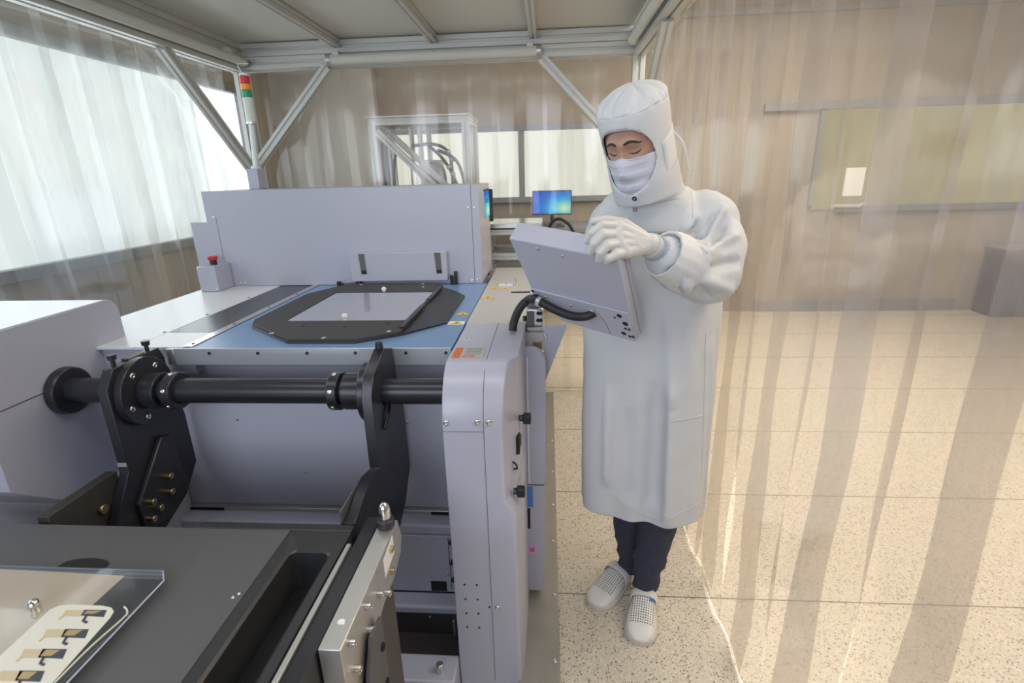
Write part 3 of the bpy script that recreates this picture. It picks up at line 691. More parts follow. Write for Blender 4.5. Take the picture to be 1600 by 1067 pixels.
bp = box('brown_panel', 'brown', mc, -1.7, -.25, 1.43, 1.46, .02, .135, .001); bolt(bp, (-.43, 1.43, .095), (0, -1, 0), .006)
box('panel_handle', 'alu', bp, -.342, -.334, 1.40, 1.435, .04, .11, .001)
box('base_beam', 'lilac', mc, -1.7, -.2935, 1.165, 1.262, .0, .118, .006)
box('base_tray', 'brown', mc, -1.7, -.2935, 1.262, 1.46, .0, .02, .001)
MB().cyl((-.345, 1.20, .115), (-.345, 1.20, .15), .012).build('leveling_bolt', 'steel', mc, .003); 

# ---- housing on the left that carries the shaft
hp_ = [(1.114, 1.238), (1.114, .808), (1.25, .684), (1.32, .60), (1.617, .60)] + [(1.572 + .045 * math.cos(math.radians(a)), 1.193 + .045 * math.sin(math.radians(a))) for a in range(0, 91, 15)]
hs_ = MB().prism(hp_, 'x', -2.03, -1.47).build('shaft_housing', 'lilac', mc, .003)
box('housing_top', 'white', hs_, -2.028, -1.474, 1.116, 1.572, 1.2378, 1.2395, .0005)
MB().cyl((-1.81, 1.50, 1.2395), (-1.81, 1.50, 1.2415), .007).build('hole', 'pit', hs_)
MB().tube([(-1.4695, 1.114, 1.03), (-1.4695, 1.30, 1.03)], .0012, 6).build('seam', 'pit', hs_)

# ================================================================== SHAFT AND ITS BRACKETS
SY, SZ = 1.35, 1.011
sh = thing('winding_shaft', 'black shaft lying across the front of the machine', 'shaft', (-.88, SY, SZ))
MB().cyl((-1.452, SY, SZ), (-.296, SY, SZ), .0375, n=40).build('shaft', 'black', sh, .001)
MB().cyl((-1.468, SY, SZ), (-1.44, SY, SZ), .073, .070, n=48).build('end_flange', 'black', sh, .004)
def collar(x0, x1):
    c = MB().ringcyl((x0, SY, SZ), (x1, SY, SZ), .056, .037).build('clamp_collar', 'black', sh, .003)
    for a in (35, 100, 160, 215, 280, 330):
        q = (x1 if x1 > -1 else x0)
        bolt(c, ((x0 + x1) / 2, SY + .056 * math.cos(math.radians(a)), SZ + .056 * math.sin(math.radians(a))), (0, math.cos(math.radians(a)), math.sin(math.radians(a))), .007, 'steel', 'clamp_screw', .6)
    return c
collar(-1.128, -1.098); collar(-.632, -.602)
def bracket(label, xr, poly, hub_dir, t=.03):
    br = thing('shaft_bracket', label, 'bracket', (xr, 1.3, poly[8][1]), 'black brackets holding the shaft')
    # plate with a bore for the shaft: outline, slit, circle
    n = 24; ci = [(SY + .039 * math.cos(2 * PI * i / n - PI / 2 * 0), SZ + .039 * math.sin(2 * PI * i / n)) for i in range(n + 1)]
    k = 4  # insert the slit at the rear edge
    pl_ = poly[:k] + [(poly[k - 1][0], SZ + .0002), ] + [(ci[0][0], SZ + .0002)] + ci[1:-1] + [(ci[-1][0], SZ - .0002), (poly[k - 1][0], SZ - .0002)] + poly[k:]
    MB().prism(pl_, 'x', xr - t, xr).build('plate', 'black', br, .002)
    return br
M['cross'] = paint('dark_cross_plate', (.04, .036, .03), .5, var=.1)
# left bracket: outline in the (y, z) plane
LB = [(1.273, 1.108), (1.455, 1.112), (1.470, 1.075), (1.470, 1.03), (1.498, .863), (1.498, .681), (1.421, .600), (1.30, .55), (1.10, .55), (1.14, .67), (1.232, .80), (1.234, .83), (1.237, 1.056)]
bl = bracket('black shaft bracket beside the left housing with a large round flange', -1.225, LB, 1)
fl = MB().ringcyl((-1.225, SY, SZ), (-1.200, SY, SZ), .103, .0385, 48).build('round_flange', 'black', bl, .002)
MB().ringcyl((-1.200, SY, SZ), (-1.150, SY, SZ), .054, .0385, 40).build('hub', 'black', bl, .002)
for a in (55, 125, 200, 250, 305, 340): bolt(fl, (-1.200, SY + .078 * math.cos(math.radians(a)), SZ + .078 * math.sin(math.radians(a))), (1, 0, 0), .010, 'steel', 'flange_screw', .4)
for y in (1.30, 1.43):
    k = MB().cyl((-1.243, y, 1.109), (-1.243, y, 1.128), .006).cyl((-1.243, y, 1.128), (-1.243, y, 1.142), .011, .012); k.build('thumb_screw', 'black', bl)
box('top_pad', 'darkgrey', bl, -1.255, -1.226, 1.34, 1.40, 1.110, 1.116, .001)
MB().prism([(1.235, .838), (1.255, .838), (1.252, .82), (1.232, .82)], 'x', -1.2545, -1.2265).build('notch', 'alu', bl)
ar = MB().prism([(1.2290, 0.8076), (1.228, .55), (1.012, .55), (1.0120, 0.8116)], 'x', -1.29, -1.258).build('cross_plate', 'cross', bl, .002)
st = MB().prism([(1.40, .835), (1.36, .85), (1.22, .70), (1.22, .60), (1.33, .585), (1.42, .64)], 'x', -1.224, -1.208).build('latch_plate', 'black', bl, .004)
for y, z in ((1.335, .725), (1.325, .675), (1.25, .69), (1.235, .64), (1.27, .655)): MB().cyl((-1.21, y, z), (-1.185, y, z), .010).build('latch_bolt', 'brass', bl, .002)
for y, z in ((1.15, .735),): MB().cyl((-1.257, y, z), (-1.245, y, z), .014).build('latch_bolt', 'brass', bl, .002)
# right bracket
RB = [(1.272, 1.090), (1.381, 1.131), (1.468, 1.102), (1.512, 1.050), (1.518, .875), (1.519, .660), (1.441, .580), (1.36, .54), (.95, .54), (.95, .775), (1.0, .80), (1.169, .835), (1.240, .818), (1.243, 1.040)]
RB = [(1.272, 1.090), (1.381, 1.131), (1.455, 1.108), (1.462, .9), (1.519, .70), (1.519, .660), (1.441, .580), (1.36, .54), (.93, .54), (.93, .74), (1.0, .795), (1.169, .838), (1.240, .822), (1.243, 1.040)]
RB = [(1.272, 1.090), (1.381, 1.131), (1.455, 1.108), (1.470, 1.03), (1.515, .88), (1.519, .66), (1.441, .580), (1.36, .54), (1.03, .54), (1.03, .797), (1.169, .838), (1.240, .822), (1.243, 1.040)]
br_ = bracket('black shaft bracket nearest the right column, its long arm reaching forward', -.476, RB, -1)
fl = MB().ringcyl((-.531, SY, SZ), (-.506, SY, SZ), .085, .0385, 48).build('round_flange', 'black', br_, .002)
MB().ringcyl((-.590, SY, SZ), (-.531, SY, SZ), .054, .0385, 40).build('hub', 'black', br_, .002)
for a in (30, 75, 120, 200, 300): bolt(fl, (-.531, SY + .07 * math.cos(math.radians(a)), SZ + .07 * math.sin(math.radians(a))), (-1, 0, 0), .009, 'steel', 'flange_screw', .4)
MB().cyl((-.491, 1.385, 1.13), (-.491, 1.385, 1.150), .012, .010).build('thumb_screw', 'black', br_, .001); 
MB().tube([(-.470, 1.36, .966), (-.468, 1.34, .95), (-.472, 1.30, .915)], .005, 8).build('locking_lever', 'rubber', br_)
MB().prism([(1.241, .832), (1.262, .832), (1.258, .815), (1.240, .818)], 'x', -.5055, -.4765).build('notch', 'alu', br_)
box('arm_cap', 'darkgrey', br_, -.512, -.507, 1.03, 1.17, .775, .83, .001)

# ================================================================== FRONT LOADING TABLE
TZ = .80
lt = thing('loading_table', 'dark grey loading table with a long slot in the foreground', 'table', (-.95, .55, 0))
MB().box(-1.75, -.622, .10, 1.0, TZ - .03, TZ).build('table_plate', 'darkgrey', lt, .002)
# right-hand plate with the long rounded slot (frame of four bars round the slot)
M['darkplastic'] = paint('moulded_dark_plastic', (.032, .032, .033), .33, bump=.1, bscale=900)
tr = MB()
def rrect(x0, x1, y0, y1, r, n=5):
    return arc(x1 - r, y1 - r, r, 0, 90, n) + arc(x0 + r, y1 - r, r, 90, 180, n) + arc(x0 + r, y0 + r, r, 180, 270, n) + arc(x1 - r, y0 + r, r, 270, 360, n)
ox0, ox1, oy0, oy1 = -.620, -.472, .10, 1.0
ix0, ix1, iy0, iy1 = -.588, -.497, .16, .93
R1 = rrect(ox0, ox1, oy0, oy1, .004); R2 = rrect(ix0 - .006, ix1 + .006, iy0 - .006, iy1 + .006, .02); R3 = rrect(ix0, ix1, iy0, iy1, .016)
tr.loft([[(x, y, TZ - .03) for x, y in R1], [(x, y, TZ - .001) for x, y in R1], [(x, y, TZ - .001) for x, y in R2], [(x, y, TZ - .006) for x, y in R3], [(x, y, TZ - .10) for x, y in R3]], False, False)
tr.build('slot_tray', 'darkplastic', lt)
MB().prism(R3, 'z', TZ - .11, TZ - .10).build('slot_floor', 'pit', lt)
box('rear_lip', 'blackplate', lt, -.86, -.472, 1.0, 1.022, TZ - .03, TZ + .001, .002)
box('table_base', 'darkgrey', lt, -1.7, -.63, .14, .95, .02, TZ - .035, .004)
box('guide_rail', 'alu', lt, -.466, -.455, .12, .955, TZ - .02, TZ + .002, .0015)
box('guide_wall', 'black', lt, -.453, -.418, .10, 1.06, TZ - .10, TZ - .003, .002)
for x, y in ((-.633, .80), (-.64, .79)): MB().cyl((x, y, TZ), (x, y, TZ + .001), .0028, n=10).build('mark', 'label', lt)
MB().prism([(-1.03 + .055 * math.cos(a / 9 * PI), .868 + .02 * math.sin(a / 9 * PI)) for a in range(10)] + [(-1.09, .85), (-.975, .85)], 'z', TZ, TZ + .0006).build('cutout', 'pit', lt, smooth=False)
# aluminium bar with screws, blank label and domed pin
ab = thing('aluminium_bar', 'aluminium bar with cap screws bolted beside the loading table', 'bar', (-.394, .84, .66))
MB().prism([(.68, TZ), (1.045, TZ), (1.065, .74), (1.045, .705), (.985, .684), (.90, .684), (.777, .652), (.70, .62), (.68, .58)], 'x', -.415, -.373).build('bar', 'alu', ab, .0015)
for y, z in ((.717, .776), (.722, .705), (.804, .774), (.808, .708), (.872, .739), (.916, .70)): 
    s = MB().ringcyl((-.373, y, z), (-.361, y, z), .0085, .004, 18).cyl((-.373, y, z), (-.366, y, z), .006); s.build('cap_screw', 'steel', ab, .001)
for y, z in ((.975, .772), (.968, .715)): MB().cyl((-.373, y, z), (-.366, y, z), .008).build('brass_screw', 'brass', ab, .001)
MB().prism([(.925, .735), (.925, .782), (.998, .792), (.998, .745)], 'x', -.373, -.3722).build('blank_label', 'label', ab, smooth=False)
for p in ((-.395, .74, TZ),): MB().cyl(p, (p[0], p[1], TZ + .0015), .007).build('inset_screw', 'steel', ab)
dome = MB().cyl((-.394, 1.022, TZ), (-.394, 1.022, TZ + .022), .021).build('pin_base', 'blackplate', ab, .003)
dm = MB(); dm.loft([[(-.394 + r * math.cos(2 * PI * i / 24), 1.022 + r * math.sin(2 * PI * i / 24), z) for i in range(24)] for r, z in ((.0135, TZ + .022), (.0145, TZ + .034), (.0138, TZ + .050), (.0105, TZ + .060), (.005, TZ + .0655), (.001, TZ + .066))]); dm.build('domed_pin', 'steel', ab)
tag(MB().prism([(.60, .02), (.98, .02), (.98, .678), (.90, .678), (.777, .646), (.70, .605), (.69, .57), (.60, .56)], 'x', -.408, -.378).build('upright_plate', 'brown', None, .002), 'dark upright plate standing under the aluminium bar', 'plate')
up = thing('guard_plate', 'dark grey upright plate with two bolt holes right of the aluminium bar', 'plate', (-.355, .98, .0))
GY = (0.8673, 0.7104)
GY = (GY[0] - .025, GY[1])
MB().prism([(GY[0] - .10, .03), (GY[0], .03), (GY[0], GY[1]), (GY[0] - .06, GY[1] + .01), (GY[0] - .10, GY[1] - .06)], 'x', -.366, -.358).build('plate', 'darkgrey', up, .0015)
for z in (-.065, -.165): MB().ringcyl((-.358, GY[0] - .018, GY[1] + z), (-.354, GY[0] - .018, GY[1] + z), .009, .004, 16).build('bolt_head', 'pit', up)

# ---- glass plate with its gold pads
gp = thing('glass_plate', 'clear glass plate with gold and dark pads lying on the loading table', 'glass plate', (-1.05, .6, TZ))
Z0 = TZ + .014
g0 = [(-1.55, .30), (-.80, .30), (-.80, .812), (-.822, .838), (-1.55, .838)]
MB().prism(g0, 'z', Z0, Z0 + .005).build('glass', 'glass', gp, .0008)
ge = MB()
for p, q in zip(g0, g0[1:]): ge.cyl((p[0], p[1], Z0 + .0025), (q[0], q[1], Z0 + .0025), .0017, n=6)
ge.build('polished_edge', 'glassedge', gp)
for x, y in ((-1.46, .40), (-1.46, .78), (-.9, .36)): MB().cyl((x, y, TZ + .0006), (x, y, Z0), .012).build('standoff', 'pit', gp)
pn = MB().cyl((-1.0, .728, Z0 + .005), (-1.0, .728, Z0 + .013), .008).sph((-1.0, .728, Z0 + .017), .010, 16); pn.build('locating_pin', 'steel', gp)

def ZQ(a, b, z):
    """point of the plane at height z seen at image pixel a, b"""
    s, t = (a - 800) / 803.5, (b - 533.5) / 803.5
    d = V(0.997447, 0.066746, -0.025401) * s + V(-0.003526, -0.309212, -0.950987) * t + V(-0.071329, 0.948648, -0.308187)
    k = (z - 1.6) / d.z
    return (d.x * k, d.y * k)
M['reflbeige'] = paint('beige_reflection_paint', (.42, .36, .27), .12, var=.08, vscale=6, coat=.5)  # beige of a curtain reflection in the glass, put into the colour
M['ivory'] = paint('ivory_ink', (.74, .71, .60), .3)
M['gold'] = paint('gold_pad', (.50, .36, .16), .35, metal=.3); M['goldpale'] = paint('pale_gold_pad', (.62, .50, .32), .35)
M['navy'] = paint('dark_pad', (.05, .055, .07), .3)
Zf = Z0 + .0052
def flat(name, pts, mat, parent, dz): return MB().prism([(p[0], p[1]) for p in pts], 'z', Zf + dz, Zf + dz + .0003).build(name, mat, parent, smooth=False)
flat('painted_reflection', [(-1.45, .835), (-0.8906, 0.8190, 0.8200), (-0.8930, 0.7522, 0.8200), (-0.8983, 0.6813, 0.8200), (-0.8917, 0.5817, 0.8200), (-1.0, .40), (-1.5, .40)], 'reflbeige', gp, 0)  # flat beige area painted where the glass mirrors its surroundings
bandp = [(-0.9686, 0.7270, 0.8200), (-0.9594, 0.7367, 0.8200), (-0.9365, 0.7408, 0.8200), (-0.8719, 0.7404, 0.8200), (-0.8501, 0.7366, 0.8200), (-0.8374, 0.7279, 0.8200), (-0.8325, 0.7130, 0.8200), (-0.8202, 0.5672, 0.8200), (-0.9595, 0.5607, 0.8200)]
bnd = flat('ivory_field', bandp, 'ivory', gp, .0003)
for q in ([(103,953), (132,953), (126,963), (97,962)], [(73,983), (104,983), (97,996), (66,996)], [(38,1014), (70,1014), (62,1028), (30,1028)], [(2,1048), (35,1048), (27,1064), (-6,1064)]):  # pad corners given as image pixels, cast onto the glass plane
    d = [ZQ(a, b, .82) for a, b in q]; flat('pale_pad', d, 'goldpale', gp, .0006)
    e = [ZQ(a + 29, b - 0.5, .82) for a, b in q]; e[1] = ZQ(q[1][0] + 35, q[1][1], .82); e[2] = ZQ(q[2][0] + 36, q[2][1] + 1, .82); pd = flat('dark_pad', e, 'navy', gp, .0006)
    g = [ZQ(q[0][0] + 34, q[0][1] + 1.5, .82), ZQ(q[0][0] + 56, q[0][1] + 1.5, .82), ZQ(q[3][0] + 50, q[3][1] - 3, .82), ZQ(q[3][0] + 33, q[3][1] - 3, .82)]; flat('gold_mesh', g, 'gold', pd, .001)
    h0 = ZQ(q[3][0] + 38, q[3][1], .82); h1 = ZQ(q[3][0] + 33, q[3][1] + 8, .82); h2 = ZQ(q[3][0] + 39, q[3][1] + 11, .82)
    MB().tube([(h[0], h[1], Zf + .0012) for h in (h0, h1, h2)], .0022, 6).build('hook', 'navy', pd)
    k0 = ZQ(q[3][0] + 3, q[3][1], .82); k1 = ZQ(q[3][0] - 5, q[3][1] + 6, .82); MB().tube([(h[0], h[1], Zf + .001) for h in (k0, k1)], .002, 6).build('hook', 'goldpale', gp)
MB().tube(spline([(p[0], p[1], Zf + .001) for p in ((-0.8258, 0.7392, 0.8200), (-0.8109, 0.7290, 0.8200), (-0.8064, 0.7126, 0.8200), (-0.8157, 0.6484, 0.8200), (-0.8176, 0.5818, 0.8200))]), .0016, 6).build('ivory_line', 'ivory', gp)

# ================================================================== OPERATOR TABLET ON ITS CLAMP
P1, P2 = V((-0.1103, 1.4500, 1.4323)), V((0.1699, 1.2700, 1.3959))
P3 = V((0.2725, 1.4550, 1.1210))
tx = (P2 - P1).normalized(); tv = (P3 - P2); tv = (tv - tx * tv.dot(tx)); TH = tv.length; tv.normalize(); TW = (P2 - P1).length
tn = tx.cross(tv).normalized()          # back of the tablet faces -tn or +tn
if tn.y < 0: tn = -tn                    # tn points away from the camera, to the screen side
tab = thing('operator_tablet', 'lilac operator panel tilted towards the operator and held at its corner', 'operator panel', P1)
Rm = Matrix((tx, -tv, -tx.cross(tv))).transposed()
def TL(a, b, c): return P1 + tx * a + tv * b + tn * c     # a across, b down, c towards the screen
D = .062
# housing: outline with the lower left corner cut off, back face slightly domed
out = [(0, 0), (TW, 0), (TW, TH), (.075, TH), (.0, TH * .64)]
hb = MB(); A = [hb.b.verts.new(TL(a, b, 0)) for a, b in out]; B = [hb.b.verts.new(TL(a - .004, b - .004, D)) for a, b in out]
fs = [hb.b.faces.new(A), hb.b.faces.new(B[::-1])] + [hb.b.faces.new((A[i], B[i], B[(i + 1) % 5], A[(i + 1) % 5])) for i in range(5)]
bmesh.ops.recalc_face_normals(hb.b, faces=fs)
hb.build('housing', 'lilac', tab, .004)
def tquad(name, mat, a0, a1, b0, b1, c0, c1, par=tab, bev=.0015):
    b = MB(); vs = [b.b.verts.new(TL(x, y, z)) for z in (c0, c1) for y in (b0, b1) for x in (a0, a1)]
    f2 = [b.b.faces.new([vs[i] for i in f]) for f in ((0, 2, 3, 1), (4, 5, 7, 6), (0, 1, 5, 4), (2, 6, 7, 3), (0, 4, 6, 2), (1, 3, 7, 5))]
    bmesh.ops.recalc_face_normals(b.b, faces=f2); return b.build(name, mat, par, bev)
# lower service cover with its raised upper edge
sv = MB(); o2 = [(.004, TH * .60), (TW - .004, TH * .60), (TW - .004, TH - .004), (.078, TH - .004), (.004, TH * .645)]
A = [sv.b.verts.new(TL(a, b, -.006)) for a, b in o2]; B = [sv.b.verts.new(TL(a, b, .002)) for a, b in o2]
fs = [sv.b.faces.new(A), sv.b.faces.new(B[::-1])] + [sv.b.faces.new((A[i], B[i], B[(i + 1) % 5], A[(i + 1) % 5])) for i in range(5)]
bmesh.ops.recalc_face_normals(sv.b, faces=fs); svc = sv.build('service_cover', 'lilac', tab, .003)
tquad('cover_lip', 'lilac', .006, TW - .006, TH * .595, TH * .605, -.008, .0)
MB().tube([TL(TW * .66, TH * .66, -.0063), TL(TW * .74, TH * .80, -.0063), TL(TW * .76, TH - .01, -.0063)], .0007, 6).build('cover_seam', 'seam', svc)
tquad('screen', 'black', .02, TW - .02, .025, TH * .60, D, D + .001)
tquad('side_seam', 'seam', TW - .002, TW - .0012, .006, TH - .006, D * .5, D * .515, tab, 0)
for a, b in ((.27, .06), (.50, .085)): bolt(tab, TL(TW * a, TH * b, 0), -tn, .006)
for a, b in ((.16, .67), (.42, .70), (.63, .70)): bolt(svc, TL(TW * a, TH * b, -.006), -tn, .005)
for a, b, r in ((.90, .66, .008), (.94, .75, .009), (.90, .90, .008), (.955, .92, .005), (.985, .915, .005), (.965, .82, .005), (.93, .82, .005), (.85, .70, .004), (.03, .625, .006)):
    MB().cyl(TL(TW * a, TH * b, -.0055), TL(TW * a, TH * b, -.0066), r, n=14).build('socket_hole', 'pit', svc)
# black cable conduit across the back and down to the machine
c1 = spline([TL(.02, TH * .66, -.02), TL(.07, TH * .69, -.03), TL(.14, TH * .745, -.03), TL(.19, TH * .74, -.022), TL(.215, TH * .735, .0)])
MB().tube(c1, .013, 12).build('cable_conduit', 'rubber', tab)
MB().ringcyl(TL(.035, TH * .675, -.026), TL(.048, TH * .68, -.027), .0165, .012).build('cable_clip', 'apron', tab)
lowc = tag(MB().tube(spline([TL(.03, TH * .665, -.024), V((-0.0651, 1.6400, 1.2110)), V((-0.0951, 1.6400, 1.1811)), V((-0.1152, 1.6400, 1.1353)), V((-0.1195, 1.6300, 1.1073))]), .014, 12).build('cable_hose', 'rubber', None), 'black corrugated cable hose bending down beside the metal clamp', 'hose')
# metal clamp between deck and tablet
ck = thing('swivel_clamp', 'grey metal swivel clamp joining the tablet to the machine deck', 'clamp', (-.055, 1.77, 1.078))
box('base', 'warmwhite', ck, -.076, -.018, 1.72, 1.83, 1.079, 1.092, .002)
box('clamp_body', 'alu', ck, -.074, -.017, 1.725, 1.79, 1.092, 1.158, .008)
box('clamp_jaw', 'darkgrey', ck, -.0765, -.050, 1.718, 1.79, 1.095, 1.150, .004)
MB().cyl((-.052, 1.757, 1.158), (-.052, 1.757, 1.185), .028).build('swivel', 'aludark', ck, .003)
MB().tube([(-.05, 1.757, 1.18), TL(.06, TH * .80, .02)], .016).build('swivel_stem', 'aludark', ck)
for x, z in ((-.036, 1.142), (-.028, 1.142), (-.037, 1.117), (-.028, 1.117)): MB().cyl((x, 1.7255, z), (x, 1.722, z), .0065).build('set_screw', 'pit', ck)
MB().cyl((-.045, 1.81, 1.092), (-.045, 1.81, 1.103), .006).build('base_bolt', 'black', ck); MB().cyl((-.088, 1.735, 1.120), (-.076, 1.74, 1.120), .010).build('side_bolt', 'black', ck)

# ================================================================== THE OPERATOR
def ell(c, X, Y, rx, ry, n=48, shape=None):
    """closed ring round c in the plane of X (side) and Y (forward); shape(a) scales the radius"""
    out = []
    for i in range(n):
        a = 2 * PI * i / n; k = shape(a) if shape else 1
        out.append(c + X * (rx * math.cos(a) * k) + Y * (ry * math.sin(a) * k))
    return out
HC = V((0.2527, 1.5400, 1.6487))                       # between the temples at eye level
yaw_h, pit_h, rol_h = math.radians(-34), math.radians(-22), math.radians(4)
F = V(math.sin(yaw_h), -math.cos(yaw_h), 0); X0 = V(math.cos(yaw_h), math.sin(yaw_h), 0)      # X0: the person's left
Fh = (F * math.cos(pit_h) + V(0, 0, 1) * math.sin(pit_h)).normalized(); Uh = X0.cross(Fh) * -1
Uh = Uh if Uh.z > 0 else -Uh
Xh = (X0 * math.cos(rol_h) + Uh * math.sin(rol_h)).normalized(); Uh = (Uh * math.cos(rol_h) - X0 * math.sin(rol_h)).normalized()
def HP(x, y, z): return HC + Xh * x + Fh * y + Uh * z     # head space: left, forward, up
def HF(x, y, z): return HP(x, y + .002, z + .036)        # the face sits high in the hood
gz = lambda d, s: math.exp(-(d / s) ** 2)
def face_r(x, z):
    """forward distance of the face surface at side x, height z (metres from the head centre)"""
    rx = .079 * (1 - .30 * max(0, -z / .125) ** 1.6)
    q = 1 - (x / rx) ** 2 - max(0, (abs(z + .005) - .0) / .128) ** 2.6
    y = .091 * math.sqrt(max(q, 0))
    ax = abs(x)
    y += .0075 * gz(z - .021, .010) * gz(ax - .026, .026) + .003 * gz(z - .05, .03) * gz(x, .05)
    y -= .0115 * gz(z + .001, .0125) * gz(ax - .030, .015)
    y += .0085 * gz(z + .001, .0095) * gz(ax - .031, .0125)
    y += .005 * gz(z + .03, .016) * gz(ax - .038, .018)
    t = min(1, max(0, (.012 - z) / .058)); w = .0075 + .0065 * t
    fall = 1 if z > -.046 else math.exp(-((z + .046) / .007) ** 2)
    y += (.006 + .020 * t) * gz(x, w) * (fall if z < .012 else gz(z - .012, .012))
    y += .005 * gz(z + .078, .007) * gz(x, .018) - .003 * gz(z + .0735, .003) * gz(x, .02) + .006 * gz(z + .105, .012) * gz(x, .02)
    return y
def head_mesh(b, nu=72, nv=60):
    rings = []
    for j in range(1, nv):
        ph = PI * j / nv; z = -.125 * math.cos(ph) if j < nv / 2 else -.118 * math.cos(ph)
        ring = []
        for i in range(nu):
            a = 2 * PI * i / nu; cx, sy = math.cos(a), math.sin(a); s = math.sin(ph)
            jaw = 1 - .30 * max(0, -z / .125) ** 1.6
            x = .079 * jaw * cx * s
            y = face_r(x, z) * 1 if sy > .0 else .098 * sy * s
            if sy > 0:
                y0 = .091 * sy * s; k = min(1, sy * 2.2); y = y0 * (1 - k) + face_r(x, z) * k
            ring.append(HF(x, y, z))
        rings.append(ring)
    b.loft(rings)

# joints
NK = V((0.2958, 1.6200, 1.5409)); CH = V((0.3375, 1.6600, 1.3839)); PV = V((0.3653, 1.7000, 0.8643))
SHL, ELL, WRL = V((0.4841, 1.6000, 1.4549)), V((0.4604, 1.5000, 1.3146)), V((0.2753, 1.3750, 1.4095))
SHR, ELR, WRR = V((0.1884, 1.6800, 1.4441)), V((0.1439, 1.7000, 1.2558)), TL(TW * .42, TH * .56, D + .10)
ANL, ANR = V((0.3714, 1.6265, 0.1000)), V((0.3233, 1.7278, 0.1000))
KNL, KNR = V((0.4029, 1.6200, 0.5001)), V((0.2955, 1.7000, 0.5266))
HPL, HPR = V((0.4249, 1.6800, 0.8973)), V((0.2702, 1.7400, 0.8717))
bd = MB(); head_mesh(bd)
for p, r, q, s in ((HP(0, -.02, -.09), .052, NK, .055), (NK, .06, CH, .10), (CH, .105, PV, .10), (SHL, .045, ELL, .038), (ELL, .036, WRL, .024), (SHR, .045, ELR, .038), (ELR, .036, WRR, .024),
                   (CH + V(-.07, .02, .03), .06, SHR, .045), (CH + V(.07, -.02, .03), .06, SHL, .045), (HPL, .075, KNL, .045), (KNL, .042, ANL, .03), (HPR, .075, KNR, .045), (KNR, .042, ANR, .03), (PV, .09, HPL, .08), (PV, .09, HPR, .08)):
    capsule(bd, p, r, q, s)
person = bd.build('person', 'skin', None)
remeshed(person, .0036, 2)
tag(person, 'person in white cleanroom gown, hood and mask bending over the tablet', 'person')

# face details
for sx in (-1, 1):
    b = MB(); pts = []
    for k in range(9):
        t = k / 8; x = sx * (.011 + .040 * t); z = .0215 + .0065 * math.sin(PI * min(1, t * 1.15)) - .004 * t
        pts.append(HF(x, face_r(x, z) + .0005, z))
    b.tube(pts, [.0022, .0032, .0036, .0036, .0034, .003, .0026, .002, .0012], 8); b.build('eyebrow', 'hair', person)
    b = MB(); pts = []
    for k in range(9):
        t = k / 8; x = sx * (.0175 + .029 * t); z = -.0035 - .0052 * math.sin(PI * t) + .002 * t
        pts.append(HF(x, face_r(x, z) + .0006, z))
    b.tube(pts, [.0006, .0011, .0015, .0017, .0018, .0018, .0017, .0014, .0007], 6); b.build('eyelash', 'hair', person)
    b = MB(); pts = []
    for k in range(7):
        t = k / 6; x = sx * (.018 + .027 * t); z = .0055 + .003 * math.sin(PI * t) - .002 * t
        pts.append(HF(x, face_r(x, z) + .0000, z))
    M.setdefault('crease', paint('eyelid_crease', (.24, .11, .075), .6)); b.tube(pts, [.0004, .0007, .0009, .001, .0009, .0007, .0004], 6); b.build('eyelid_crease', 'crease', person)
    MB().sph(HF(sx * .031, face_r(sx * .031, -.004) - .0135, -.0045), .0110, 16).build('eye', 'label', person)
hb = MB(); rows = []
for z in (.050, .058, .068, .078):
    row = []
    for k in range(9):
        x = -.070 + .058 * k / 8 - .0; row.append(HF(x, max(face_r(x * .93, z), .02) + .0025 + .002 * (z > .055), z - .005 * (k / 8) * 0 + .012 * max(0, (x + .04) / .03) * (x > -.04)))
    rows.append(row)
hb.loft(rows, False, False, closed=False).build('hair', 'hair', person)

# mask: pleated sheet over nose and chin
mb = MB(); rows = []
nz_, nx_ = 34, 30
for j in range(nz_ + 1):
    t = j / nz_; row = []
    for i in range(nx_ + 1):
        s = -1 + 2 * i / nx_; x = .077 * s * (1 - .15 * t * t)
        ztop = -.0165 + .006 * gz(x, .014) - .004 * (abs(s)) ; z = ztop + (-.124 - ztop) * t
        rx = .0800 * (1 - .16 * t * t)
        y = .096 * math.sqrt(max(0, 1 - (x / rx) ** 2)) * (1 - .10 * t * t)
        y += .020 * gz(x, .022) * gz(z + .046, .030) + .006 * gz(z + .105, .03) * gz(x, .03)
        y += .0020 * math.tanh(3 * math.sin(t * 19)) * (1 - s * s) * min(1, 4 * t)
        y += .0025 * math.sin(14 * x / .07 + 9 * t) * t * (1 - s * s) * .6
        row.append(HF(x, y + .002, z))
    rows.append(row)
mk = mb.loft(rows, False, False, closed=False).build('face_mask', 'mask', person)
so = mk.modifiers.new('thick', 'SOLIDIFY'); so.thickness = .0015
MB().tube([HF(.073 * s / 10, .0985 * math.sqrt(max(0, 1 - (s / 10 * .94) ** 2)) + .0035 + .020 * gz(.073 * s / 10, .022) * gz(-.03, .03) * .33, -.0165 + .006 * gz(.073 * s / 10, .014) - .004 * abs(s / 10)) for s in range(-10, 11)], .0016, 6).build('mask_edge', 'mask', mk)

